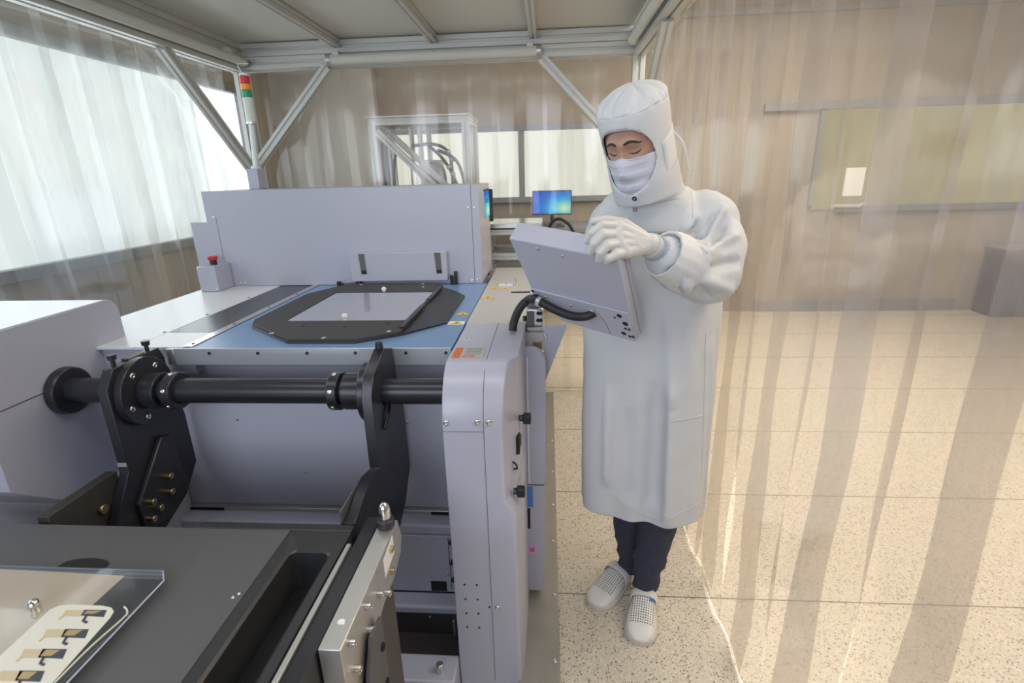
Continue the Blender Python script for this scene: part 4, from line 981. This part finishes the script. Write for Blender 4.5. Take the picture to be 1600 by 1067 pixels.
# hood: cap, sides and skirt as one lofted shell with the face opening cut out
XT, FT = V(math.cos(math.radians(-14)), math.sin(math.radians(-14)), 0), V(math.sin(math.radians(-14)), -math.cos(math.radians(-14)), 0)
def hood_ring(z, rx, ry, cy=0., k=0., cT=None, n=120):
    """ring at head height z; k blends the head frame to the torso frame"""
    out = []
    for i in range(n):
        a = 2 * PI * i / n; ca, sa = math.cos(a), math.sin(a)
        wob = 1 + (.012 * math.sin(9 * a + z * 60) + .008 * math.sin(17 * a + z * 90)) * (.25 if z < .122 else 1) * (1 if k == 0 else 1.2) + (0 if z < .124 else -.085 * max(0, math.sin(7 * a + 1.3 * math.sin(2 * a)) ) ** 4 * max(0, 1 - abs(z - .138) / .03) - .06 * max(0, math.sin(11 * a + 2)) ** 6 * max(0, 1 - abs(z - .130) / .02))
        p = HP(rx * 1.02 * ca * wob, cy + ry * 1.02 * sa * wob, z * (1.03 if z > 0 else 1) - (.045 * max(0, math.sin(9 * a + 1.6 * math.sin(2 * a + 1))) ** 3 * max(0, 1 - abs(z - .148) / .04) * .16 if z > .122 else 0))
        if cT is not None: p = p.lerp(cT + XT * (rx * ca * wob) + FT * (ry * sa * wob), k)
        out.append(p)
    return out
SK = V((0.3160, 1.6300, 1.4842))
hood_rings = [hood_ring(-.2, .150, .112, .0, 1., SK + V(0, 0, -.055)), hood_ring(-.2, .140, .112, .0, 1., SK + V(0, 0, -.015)), hood_ring(-.2, .126, .112, .0, .9, SK + V(0, 0, .03)), hood_ring(-.165, .108, .108, -.008, .6, SK + V(0, 0, .07)),
              hood_ring(-.140, .096, .104, -.010, .25, SK + V(0, 0, .10)), hood_ring(-.115, .093, .104, -.010), hood_ring(-.095, .093, .104, -.009), hood_ring(-.075, .093, .105, -.008), hood_ring(-.05, .0915, .105, -.006), hood_ring(-.025, .088, .104, -.004),
              hood_ring(0., .0875, .103, -.003), hood_ring(.025, .088, .103, -.003), hood_ring(.05, .0895, .104, -.003), hood_ring(.075, .0905, .105, -.004), hood_ring(.10, .0915, .105, -.005), hood_ring(.120, .0905, .103, -.006),
              hood_ring(.123, .0885, .101, -.007), hood_ring(.127, .0915, .103, -.009), hood_ring(.134, .0905, .099, -.012), hood_ring(.144, .084, .091, -.015), hood_ring(.154, .072, .078, -.017), hood_ring(.162, .056, .060, -.019), hood_ring(.168, .036, .038, -.02), hood_ring(.171, .014, .016, -.02)]
# subdivide the ring list
fine = []
for a, b_ in zip(hood_rings, hood_rings[1:]):
    for k in range(4): fine.append([p.lerp(q, k / 4) for p, q in zip(a, b_)])
fine.append(hood_rings[-1])
OZ, ORX, ORZ = .007, .0745, .0885
def oval(x, z):
    p = 2.7 if z > OZ else 2.0
    return ((abs(x) / ORX) ** p + (abs(z - OZ) / ORZ) ** p) ** (1 / p)
def in_open(p):
    q = p - HC; x, y, z = q.dot(Xh), q.dot(Fh), q.dot(Uh)
    return y > 0 and oval(x, z) < 1
ho = MB(); ho.loft(fine, False, True)
dead = [f for f in ho.b.faces if in_open(f.calc_center_median())]
bmesh.ops.delete(ho.b, geom=dead, context='FACES')
# snap the border onto the oval so the edge is clean
for e in [e for e in ho.b.edges if e.is_boundary]:
    for v in e.verts:
        q = v.co - HC; x, y, z = q.dot(Xh), q.dot(Fh), q.dot(Uh)
        if y > 0:
            d = oval(x, z)
            if d < 1.25 and d > .2: v.co = HP(x / d, y, OZ + (z - OZ) / d)
bmesh.ops.smooth_vert(ho.b, verts=[v for v in ho.b.verts if not v.is_boundary and (v.co - HC).dot(Uh) < .118], factor=.5, use_axis_x=True, use_axis_y=True, use_axis_z=True)
hood_o = ho.build('hood', 'cloth', person)
so = hood_o.modifiers.new('thick', 'SOLIDIFY'); so.thickness = .0016; so.offset = -1
def hood_y(x, z):
    """front of the hood at side x, height z"""
    zs = [(-.14, .095, .092), (-.115, .093, .094), (-.075, .093, .097), (-.05, .0915, .099), (0, .0875, .100), (.05, .0895, .101), (.10, .0925, .101), (.12, .091, .098)]
    for (za, ra, ya), (zb, rb_, yb) in zip(zs, zs[1:]):
        if z <= zb: break
    t = min(1, max(0, (z - za) / (zb - za))); rx = ra + (rb_ - ra) * t; ry = ya + (yb - ya) * t
    return ry * math.sqrt(max(0, 1 - (x / rx) ** 2)) - .003
edge = []
for i in range(73):
    c_, s_ = math.cos(2 * PI * i / 72), math.sin(2 * PI * i / 72); p_ = 2 / 2.7 if s_ > 0 else 1.0
    edge.append((ORX * math.copysign(abs(c_) ** p_, c_), OZ + ORZ * math.copysign(abs(s_) ** p_, s_)))
MB().tube([HP(x, hood_y(x, z), z) for x, z in edge], .0026, 8).build('face_opening_trim', 'clothtrim', hood_o)
MB().tube([HP(.0905 * math.cos(2 * PI * i / 64), -.0065 + .103 * math.sin(2 * PI * i / 64), .1265 + .001 * math.sin(i)) for i in range(65)], .0014, 6).build('cap_seam', 'cloth', hood_o)
MB().tube([HP(x, hood_y(x, z) + .001, z) for x, z in ((-.036, .088), (-.037, .10), (-.037, .11), (-.036, .124))], .0016, 6).build('cap_seam', 'clothtrim', hood_o)
# fastening strap at the side of the hood
sb = MB(); rows = []
for a in (14, 22, 30, 38, 46, 54, 62):
    aa = math.radians(a - 42); row = []
    for z in (-.045, -.035, -.01, .015, .035, .042):
        row.append(HP(.0895 * math.cos(aa), -.004 + .1055 * math.sin(aa), z - .012 * (a - 38) / 24))
    rows.append(row)
stp = sb.loft(rows, False, False, closed=False).build('side_strap', 'clothtrim', hood_o); so = stp.modifiers.new('thick', 'SOLIDIFY'); so.thickness = .003; so.offset = 1
MB().tube(spline([HP(.075, -.06, .03), HP(.098, -.06, .0), HP(.106, -.06, -.04), HP(.104, -.065, -.085)]), .0028, 6).build('tie_band', 'clothtrim', hood_o)

# gown: torso, both sleeves in one continuous surface
def gring(pxl, pxr, n=60):
    L, R = V(pxl), V(pxr); c = (L + R) / 2; a = (R - L).length / 2
    return c, a
def shape_pts(c, a, bf, bb, rot=0., corner=1.):
    """plan outline: flat front-left panel, crease front-right, rounder back"""
    q = [(1.0, .02), (.90, -.48), (.45, -1.10 * corner), (.06, -.97), (-.52, -.78), (-.93, -.40), (-1.0, .06), (-.86, .58), (-.42, .94), (.1, 1.0), (.62, .86), (.93, .45)]
    return [V(c.x + a * x, c.y + (bf if y < 0 else bb) * y, c.z) for x, y in q]
def smooth_ring(P, n=6):
    m = len(P); out = []
    for i in range(m):
        a, b, c, d = (P[(i + k - 1) % m] for k in range(4))
        for k in range(n):
            t = k / n; out.append(.5 * ((2 * b) + (c - a) * t + (2 * a - 5 * b + 4 * c - d) * t * t + (3 * b - a - 3 * c + d) * t ** 3))
    return out
levels = [(((0.1194, 1.6600, 0.3884)), ((0.5722, 1.6600, 0.3597)), .150, .13), (((0.1183, 1.6600, 0.4614)), ((0.5682, 1.6600, 0.4322)), .150, .13), (((0.1137, 1.6600, 0.6024)), ((0.5621, 1.6600, 0.6039)), .150, .13), (((0.1128, 1.6600, 0.8074)), ((0.5610, 1.6600, 0.8103)), .148, .13), (((0.1162, 1.6600, 0.9991)), ((0.5583, 1.6600, 0.9985)), .142, .13),
          (((0.1153, 1.6600, 1.1786)), ((0.5558, 1.6600, 1.1748)), .135, .13), (((0.1164, 1.6500, 1.3077)), ((0.5443, 1.6500, 1.3019)), .130, .13), (((0.1206, 1.6500, 1.4088)), ((0.5346, 1.6500, 1.4014)), .122, .13), (((0.1381, 1.6400, 1.4776)), ((0.5091, 1.6400, 1.4757)), .108, .115),
          (((0.1738, 1.6400, 1.5206)), ((0.4592, 1.6400, 1.5272)), .09, .09), (((0.2094, 1.6400, 1.5497)), ((0.4171, 1.6400, 1.5595)), .07, .07)]
gb = MB(); rr = []
for L, R, bf, bb in levels:
    c, a = gring(L, R); rr.append(smooth_ring(shape_pts(c, a, bf, bb)))
HEM = sum(p.z for p in rr[1]) / len(rr[1])
gb.loft(rr)
MIDL = V((0.3684, 1.4300, 1.3518))
capsule(gb, SHL + V(-.02, .02, .01), .082, V((0.4939, 1.5500, 1.3859)), .080); capsule(gb, V((0.4939, 1.5500, 1.3859)), .080, ELL, .088); capsule(gb, ELL, .086, MIDL, .078); capsule(gb, MIDL, .076, V((0.3154, 1.4000, 1.3800)), .058)
capsule(gb, V((0.4181, 1.6400, 1.4240)), .09, SHL, .078)
capsule(gb, SHR + V(.02, 0, 0), .080, ELR, .072); capsule(gb, ELR, .070, WRR.lerp(ELR, .35), .052)
gown = gb.build('gown', 'cloth', person)
remeshed(gown, .0065, 10)
# folds: ridges and grooves along lines, then a fine ripple
FOLD = [  # (start, end, width, depth): creases of sleeve, chest and skirt
    ((0.3755, 1.5000, 0.9725), (0.3989, 1.5000, 0.4428), .018, 0.0162), ((0.3405, 1.5000, 0.9725), (0.3524, 1.5000, 0.5058), .03, -0.0108),
    ((0.1768, 1.5200, 0.9417), (0.1817, 1.5200, 0.5640), .02, 0.0108), ((0.4624, 1.6000, 1.1070), (0.5217, 1.6200, 0.4488), .012, 0.0068), ((0.2600, 1.5200, 0.8753), (0.2654, 1.5200, 0.5148), .03, -0.0081),
    ((0.3427, 1.5000, 1.2365), (0.3854, 1.5000, 0.8857), .02, 0.0095),
    ((0.5085, 1.5000, 1.4888), (0.4088, 1.4200, 1.3875), .013, -0.0162), ((0.5323, 1.5000, 1.4274), (0.3878, 1.4000, 1.3738), .012, 0.0108), ((0.5250, 1.4800, 1.3501), (0.4067, 1.4000, 1.3478), .012, -0.0135), ((0.5080, 1.4600, 1.2815), (0.3940, 1.3800, 1.3344), .012, 0.0108),
    ((0.4715, 1.5200, 1.4883), (0.3961, 1.4800, 1.4233), .010, -0.0135), ((0.5022, 1.5400, 1.5074), (0.4274, 1.4600, 1.3990), .010, 0.0108), ((0.3830, 1.4000, 1.2869), (0.3373, 1.3600, 1.3642), .010, 0.0095), ((0.3536, 1.4000, 1.2694), (0.3171, 1.3600, 1.3728), .010, -0.0081),
    ((0.4524, 1.4400, 1.2499), (0.3872, 1.3800, 1.3173), .010, -0.0108), ((0.4121, 1.5200, 1.4631), (0.3495, 1.4600, 1.4003), .010, 0.0095), ((0.3503, 1.5300, 1.4901), (0.3407, 1.5000, 1.4041), .012, -0.0081),
    ((0.2318, 1.5200, 1.5021), (0.2157, 1.5200, 1.4581), .010, 0.0054), ((0.2769, 1.5200, 1.4923), (0.2989, 1.5200, 1.4205), .012, 0.0081), ((0.3125, 1.5200, 1.4916), (0.3164, 1.5200, 1.4292), .01, -0.0068)]
FOLD = [(V(a), V(b), w, d) for a, b, w, d in FOLD]
me = gown.data
W = wmat(gown)
nrm = [v.normal.copy() for v in me.vertices]
Wi = W.inverted()
for v, n in zip(me.vertices, nrm):
    p = W @ v.co; d = 0
    for a, b, w, k in FOLD:
        ab = b - a; t = max(0, min(1, (p - a).dot(ab) / ab.length_squared)); fade = min(1, t * 5) ** .7 * min(1, (1 - t) * 8) ** .7; q = a + ab * t
        # distance across the fold, ignoring depth along the normal
        e = p - q; e = e - n * e.dot(n)
        if (p - q).length < .12: d += 1.5 * fade * k * math.exp(-(e.length / w) ** 2)
    armw = math.exp(-max(0, (1.60 - p.y - .1)) * 0) * (1 if p.z > 1.05 else 0)
    d += .0022 * noise.noise(p * 14) + .0022 * noise.noise(V(p.x * 34, p.y * 34, p.z * 18)) * (1 if p.z > 1.05 else .3)
    if p.z < 1.15: d += (.006 + .010 * max(0, (1.0 - p.z))) * .6 * math.sin(9 * math.atan2(p.y - 1.66, p.x - .35) + 1.2) * min(1, (1.15 - p.z) * 4)
    v.co = v.co + (Wi.to_3x3() @ n) * d
# open the hem
bmh = bmesh.new(); bmh.from_mesh(me)
bmesh.ops.bisect_plane(bmh, geom=bmh.verts[:] + bmh.edges[:] + bmh.faces[:], plane_co=Wi @ V(1., 1.6, HEM), plane_no=Wi.to_3x3() @ V(0, 0, 1), clear_inner=True)
bmh.to_mesh(me); bmh.free()
so = gown.modifiers.new('thick', 'SOLIDIFY'); so.thickness = .002; so.offset = -1
from mathutils.bvhtree import BVHTree
gbvh = BVHTree.FromPolygons([W @ v.co for v in me.vertices], [tuple(p.vertices) for p in me.polygons])
hw = wmat(hood_o); hbvh = BVHTree.FromPolygons([hw @ v.co for v in hood_o.data.vertices], [tuple(p.vertices) for p in hood_o.data.polygons])
# cuff bands, inner elastic cuff, snaps, seams
def cuff(p, q, r0, r1, inner):
    p, q = V(p), V(q); d = (q - p).normalized(); u = d.orthogonal().normalized(); w = d.cross(u); R = []
    for t, r in ((0, r0 * .98), (.3, r0 * 1.03), (.75, (r0 + r1) / 2 * 1.03), (1, r1), (.98, r1 * .9), (.6, r1 * .8)):
        R.append([p.lerp(q, t) + (u * math.cos(2 * PI * i / 48) + w * math.sin(2 * PI * i / 48)) * r * (1 + .018 * math.sin(i * 1.9)) for i in range(48)])
    c = MB().loft(R, False, True).build('cuff', 'clothtrim', gown)
    R = []
    p2, q2 = q - d * .012, q + d * inner
    for t, r in ((0, r1 * .80), (.5, .040), (1, .0315)):
        R.append([p2.lerp(q2, t) + (u * math.cos(2 * PI * i / 72) + w * math.sin(2 * PI * i / 72)) * r * (1 + .025 * math.sin(i * PI / 2) * (1 - t * .4)) for i in range(72)])
    MB().loft(R, False, True).build('elastic_cuff', 'cuff', gown); return c
cuff(V((0.3620, 1.4200, 1.3589)), V((0.3021, 1.3880, 1.3922)), .070, .064, .030)
cuff(WRR.lerp(ELR, .4), WRR.lerp(ELR, .2), .052, .045, .02)
for q in ((0.2398, 1.5000, 1.5307), (0.2422, 1.4950, 1.4999)):
    hit = gbvh.ray_cast(V(0, 0, 1.6), (V(q) - V(0, 0, 1.6)).normalized()); h2 = hbvh.ray_cast(V(0, 0, 1.6), (V(q) - V(0, 0, 1.6)).normalized())
    if h2[0] is not None and h2[3] < hit[3]: hit = h2
    c, n_ = hit[0], hit[1]
    if n_.y > 0: n_ = -n_
    MB().ringcyl(c - n_ * .001, c + n_ * .0055, .0068, .0030, 20).build('snap_button', 'steel', gown)

def gown_seam(rays, r, mat='clothtrim', lift=.0008):
    pts = []
    for q in spline(rays, 6):
        h = gbvh.ray_cast(V(0, 0, 1.6), (q - V(0, 0, 1.6)).normalized())
        if h[0] is not None: pts.append(h[0] + (V(0, 0, 1.6) - h[0]).normalized() * (r * .3 + lift))
    if len(pts) > 3: MB().tube(pts, r, 6).build('seam', mat, gown)
gown_seam([(0.3917, 1.5000, 1.5425), (0.4028, 1.5000, 1.4910), (0.4036, 1.5000, 1.4386), (0.3965, 1.5000, 1.3942)], .0022)
gown_seam([(0.4982, 1.6000, 1.1068), (0.5097, 1.6000, 0.9310), (0.5241, 1.6000, 0.6944), (0.5364, 1.6000, 0.4502)], .0014, 'cloth')
gown_seam([(0.3842, 1.5000, 0.8456), (0.4370, 1.5000, 0.8550), (0.4870, 1.5000, 0.8687)], .0016, 'cloth')
gown_seam([(0.1732, 1.5000, 0.9935), (0.1751, 1.5000, 0.8619), (0.1874, 1.5000, 0.5902)], .002, 'cloth')
gown_seam([(0.4213, 1.4000, 1.3902), (0.4100, 1.4500, 1.4093), (0.4176, 1.5000, 1.4384)], .002, 'cloth')
hz = [(V(0, 0, 1.6), q) for q in ((0.1292, 1.6000, 0.5427), (0.2325, 1.6000, 0.4943), (0.3060, 1.5000, 0.4971), (0.3840, 1.5000, 0.4759), (0.4682, 1.5500, 0.4797), (0.5341, 1.6000, 0.4768))]
gown_seam([q for o, q in hz], .0012, 'cloth')
# gloves
def hand(name, wr, mcp, fingers, thumb, rp=.020, rw=.030, mat='glove'):
    b = MB()
    for m_, f in zip(mcp, fingers):
        capsule(b, wr, rw * .85, m_, rp * .82)
        pts = [m_] + f; rad = [.0135, .0125, .0112, .0098]
        for (p, r), (q, s) in zip(zip(pts, rad), zip(pts[1:], rad[1:])): capsule(b, p, r, q, s, 12)
    for m_, k in zip(mcp, mcp[1:]): capsule(b, V(m_), rp * .85, V(k), rp * .85); capsule(b, V(m_).lerp(V(wr), .45), rp * 1.05, V(k).lerp(V(wr), .45), rp * 1.05)
    rt_ = [.019, .0155, .013, .0105]
    for (p, r), (q, s) in zip(zip(thumb, rt_), zip(thumb[1:], rt_[1:])): capsule(b, p, r, q, s, 12)
    return b
def Vs(*a): return [V(q) for q in a]
wl_ = V((0.2578, 1.3550, 1.4206)); d_ = (V((0.3115, 1.4000, 1.3886)) - wl_)
hb_ = hand('glove', wl_, Vs((0.1731, 1.3180, 1.4725), (0.1675, 1.3050, 1.4521), (0.1740, 1.3000, 1.4307), (0.1925, 1.3030, 1.4095)),
     [Vs((0.1307, 1.2880, 1.4777), (0.1057, 1.2800, 1.4606), (0.0960, 1.2900, 1.4411)), Vs((0.1316, 1.2760, 1.4560), (0.1101, 1.2700, 1.4356), (0.1035, 1.2790, 1.4144)),
      Vs((0.1425, 1.2700, 1.4305), (0.1255, 1.2640, 1.4146), (0.1236, 1.2720, 1.3979)), Vs((0.1640, 1.2760, 1.4076), (0.1461, 1.2660, 1.4000), (0.1424, 1.2720, 1.3929))],
     Vs((0.2382, 1.3600, 1.4399), (0.1937, 1.3650, 1.4725), (0.1492, 1.3620, 1.4833), (0.1159, 1.3520, 1.4816)))
capsule(hb_, wl_, .030, wl_ + d_ * .45, .031)
gl = hb_.build('glove', 'glove', person); remeshed(gl, .0021, 1)
dd = d_.normalized()
for k in (.10, .32, .42):
    c = wl_ + d_ * k; u = dd.orthogonal().normalized(); w_ = dd.cross(u)
    MB().tube([c + (u * math.cos(2 * PI * i / 36) + w_ * math.sin(2 * PI * i / 36)) * .0312 for i in range(37)], .0022, 6).build('rolled_edge', 'cuff' if k > .3 else 'glove', gl)
wr2 = WRR.copy(); o = wr2
hb_ = hand('glove', wr2, [wr2 + V(-.03, -.045, .035), wr2 + V(-.01, -.052, .030), wr2 + V(.01, -.052, .022), wr2 + V(.028, -.045, .012)],
     [[wr2 + V(-.035, -.062, .0), wr2 + V(-.03, -.06, -.02), wr2 + V(-.025, -.05, -.03)], [wr2 + V(-.012, -.072, .0), wr2 + V(-.01, -.07, -.022), wr2 + V(-.006, -.06, -.034)],
      [wr2 + V(.012, -.072, -.004), wr2 + V(.014, -.07, -.024), wr2 + V(.016, -.06, -.036)], [wr2 + V(.032, -.062, -.01), wr2 + V(.034, -.06, -.026), wr2 + V(.034, -.052, -.036)]],
     [wr2 + V(-.025, -.01, .0), wr2 + V(-.045, -.03, -.005), wr2 + V(-.055, -.05, -.015), wr2 + V(-.05, -.06, -.028)])
gr = hb_.build('glove', 'glove', person); remeshed(gr, .0024, 1)

# trousers
def leg(pts):
    R = []; P = [V(p) for p, r in pts]; rad = [r for p, r in pts]
    sp_ = spline(P, 8); n = len(sp_)
    for i, p in enumerate(sp_):
        t = i / 8; k = min(int(t), len(rad) - 2); r = rad[k] + (rad[k + 1] - rad[k]) * (t - k)
        d = (sp_[min(i + 1, n - 1)] - sp_[max(i - 1, 0)]).normalized(); u = V(1, 0, 0) - d * d.x; u.normalize(); w = d.cross(u)
        ring = []
        for j in range(48):
            a = 2 * PI * j / 48; q = p + (u * math.cos(a) + w * math.sin(a)) * r
            low = max(0, min(1, (.42 - p.z) / .3))
            f = .006 * noise.noise(V(q.x * 22, q.y * 22, q.z * 12 + 5)) + .007 * low * math.sin(q.z * 85 + 2.5 * math.sin(a * 2) + 3 * q.x) * .6 + .004 * noise.noise(q * 45)
            ring.append(q + (q - p).normalized() * f)
        R.append(ring)
    return R
tb_ = MB()
tb_.loft(leg([(HPL, .10), (KNL, .076), (KNL.lerp(ANL, .5), .064), (ANL + V(0, 0, .06), .053), (ANL + V(0, .005, -.025), .047)]))
tb_.loft(leg([(HPR, .10), (KNR, .076), (KNR.lerp(ANR, .5), .062), (ANR + V(0, 0, .06), .050), (ANR + V(0, .005, -.025), .045)]))
tb_.build('trousers', 'jeans', person)

# perforated clogs, built toe-forward in their own space and turned to the foot
def clog(toe, heel):
    toe, heel = V(toe), V(heel); toe.z = heel.z = 0; d = (toe - heel); L = d.length; ang = math.atan2(d.x, -d.y)
    mat4 = Matrix.Translation(heel) @ Matrix.Rotation(ang, 4, 'Z')
    prof = [(0, .034, .055), (.06, .037, .062), (.14, .038, .070), (.28, .037, .078), (.40, .040, .090), (.50, .043, .088), (.60, .047, .076), (.70, .050, .064), (.80, .050, .054), (.88, .046, .045), (.94, .037, .037), (.98, .024, .028), (1.0, .008, .020)]
    b = MB(); rings = []; cols = []
    for t, w, h in prof:
        y = -L * t; ring = []
        for i in range(25):
            a = PI * i / 24; c_, s_ = math.cos(a), math.sin(a)
            ring.append((w * 1.08 * math.copysign(abs(c_) ** .75, c_), y, .018 + (h - .018) * abs(s_) ** .62))
        rings.append(ring)
    fr_ = []
    for a, b2 in zip(rings, rings[1:]):
        for k in range(3): fr_.append([V(p).lerp(V(q), k / 3) for p, q in zip(a, b2)])
    fr_.append([V(p) for p in rings[-1]])
    b.loft(fr_, True, True, closed=False)
    # open the shoe behind the instep
    dead = [f for f in b.b.faces if f.calc_center_median().y > -L * .36 and f.calc_center_median().z > .058 and f.calc_center_median().y < -L * .03 and abs(f.calc_center_median().x) < .034]
    bmesh.ops.delete(b.b, geom=dead, context='FACES')
    bmesh.ops.recalc_face_normals(b.b, faces=b.b.faces[:])
    o = b.build('clog', 'clog', person, world=False); o.matrix_basis = wmat(person).inverted() @ mat4
    me = o.data; uv = me.uv_layers.new(name='UVMap')
    for lp_ in me.loops:
        c = me.vertices[lp_.vertex_index].co; uv.data[lp_.index].uv = (c.x * 100 * (1 + .25 * max(0, .05 - c.z) / .05), (-c.y - L * .48) * 100 + 2.6)
    so = o.modifiers.new('thick', 'SOLIDIFY'); so.thickness = .004; so.offset = -1
    s = MB(); R = []
    for z, k in ((0, 1.02), (.006, 1.08), (.016, 1.08), (.022, 1.03)):
        outl = [(w * 1.10 * k, -L * t * (1 + .01 * k)) for t, w, h in prof]
        R.append([(x, y, z) for x, y in outl] + [(-x, y, z) for x, y in reversed(outl)])
    s.loft(R).build('sole', 'sole', o, world=False, bevel=.001)
    s = MB(); R = []
    for t in (.395, .42, .47, .50, .515):
        wv = .0435 + .002 * (t > .4); hv = .0945 - .045 * max(0, t - .44)
        R.append([(wv * 1.10 * math.copysign(abs(math.cos(PI * i / 24)) ** .75, math.cos(PI * i / 24)), -L * t, .030 + (hv - .030) * math.sin(PI * i / 24) ** .62) for i in range(25)])
    st = s.loft(R, False, False, closed=False).build('instep_strap', 'clogrim', o, world=False); so = st.modifiers.new('thick', 'SOLIDIFY'); so.thickness = .003; so.offset = 1
    return o
clA = clog((0.3171, 1.4292, 0.0000), (0.3893, 1.7104, -0.0000)); clB = clog((0.1655, 1.5875, 0.0000), (0.3625, 1.8170, -0.0000))
cw = wmat(clA)
MB().box(.018, .040, -.158, -.148, .0795, .0815).build('blue_tab', 'bluetag', clA, world=False)

# ================================================================== LIGHT AND CAMERA
def area(name, loc, sx, sy, power, col, aim):
    l = bpy.data.lights.new(name, 'AREA'); l.shape = 'RECTANGLE'; l.size = sx; l.size_y = sy; l.energy = power; l.color = col
    o = bpy.data.objects.new(name, l); COL.objects.link(o); o.location = loc
    o.rotation_euler = (V(aim) - V(loc)).to_track_quat('-Z', 'Y').to_euler(); return o
area('room_ceiling_lamp', (2.4, 2.5, 3.22), 2.0, 5.2, 270, (1., .90, .76), (2.4, 2.5, 0))
area('room_ceiling_lamp', (-.6, 5.0, 3.22), 3.0, .8, 7, (1., .93, .80), (-.6, 5.0, 0))
area('enclosure_fill', (-.5, .75, 2.40), 2.0, .35, 9, (.95, .97, 1.), (-.5, .75, 0))  # added interior fill under the roof, no fixture belongs to it
area('enclosure_fill', (-.5, 2.3, 2.40), 2.0, .35, 3.5, (.95, .97, 1.), (-.5, 2.3, 0))  # weaker added fill over the machine table
area('daylight_window', (-2.9, 2.4, 1.8), 4.4, 1.2, 32, (.86, .94, 1.), (0, 2.4, 1.2))
area('cool_front_fill', (-1.2, -2.2, 1.9), 3.0, 1.6, 62, (.80, .87, 1.), (-.8, 1.5, .7))  # unseen cool fill added behind the camera, brightens machine front and shaft
w = bpy.data.worlds.new('room_light'); S.world = w; w.use_nodes = True
bg = w.node_tree.nodes['Background']; bg.inputs[0].default_value = (.74, .82, 1., 1); bg.inputs[1].default_value = .17

cam = bpy.data.cameras.new('camera'); co = bpy.data.objects.new('camera', cam); COL.objects.link(co); S.camera = co
cam.sensor_width = 36; cam.lens = 803.5 * 36 / 1600; cam.clip_start = .02
pit, rol, yaw = math.radians(17.95), math.radians(1.53), math.radians(4.3)
fwd = V(0, math.cos(pit), -math.sin(pit)); dn = V(0, -math.sin(pit), -math.cos(pit)); rt = V(1, 0, 0)
r2 = rt * math.cos(rol) + dn * math.sin(rol); d2 = dn * math.cos(rol) - rt * math.sin(rol)
Z = Matrix.Rotation(yaw, 3, 'Z'); r2, d2, fwd = Z @ r2, Z @ d2, Z @ fwd
co.matrix_world = Matrix.Translation((0, 0, 1.6)) @ Matrix((r2, -d2, -fwd)).transposed().to_4x4()
cam.dof.use_dof = True; cam.dof.focus_distance = 1.7; cam.dof.aperture_fstop = 4.0
S.view_settings.view_transform = 'Standard'; S.view_settings.look = 'None'; S.view_settings.gamma = 1; S.view_settings.use_curve_mapping = False
S.view_settings.exposure = 0.12
S.cycles.transparent_max_bounces = 40; S.cycles.max_bounces = 8; S.cycles.diffuse_bounces = 4; S.cycles.glossy_bounces = 4
S.cycles.sample_clamp_indirect = 4.0
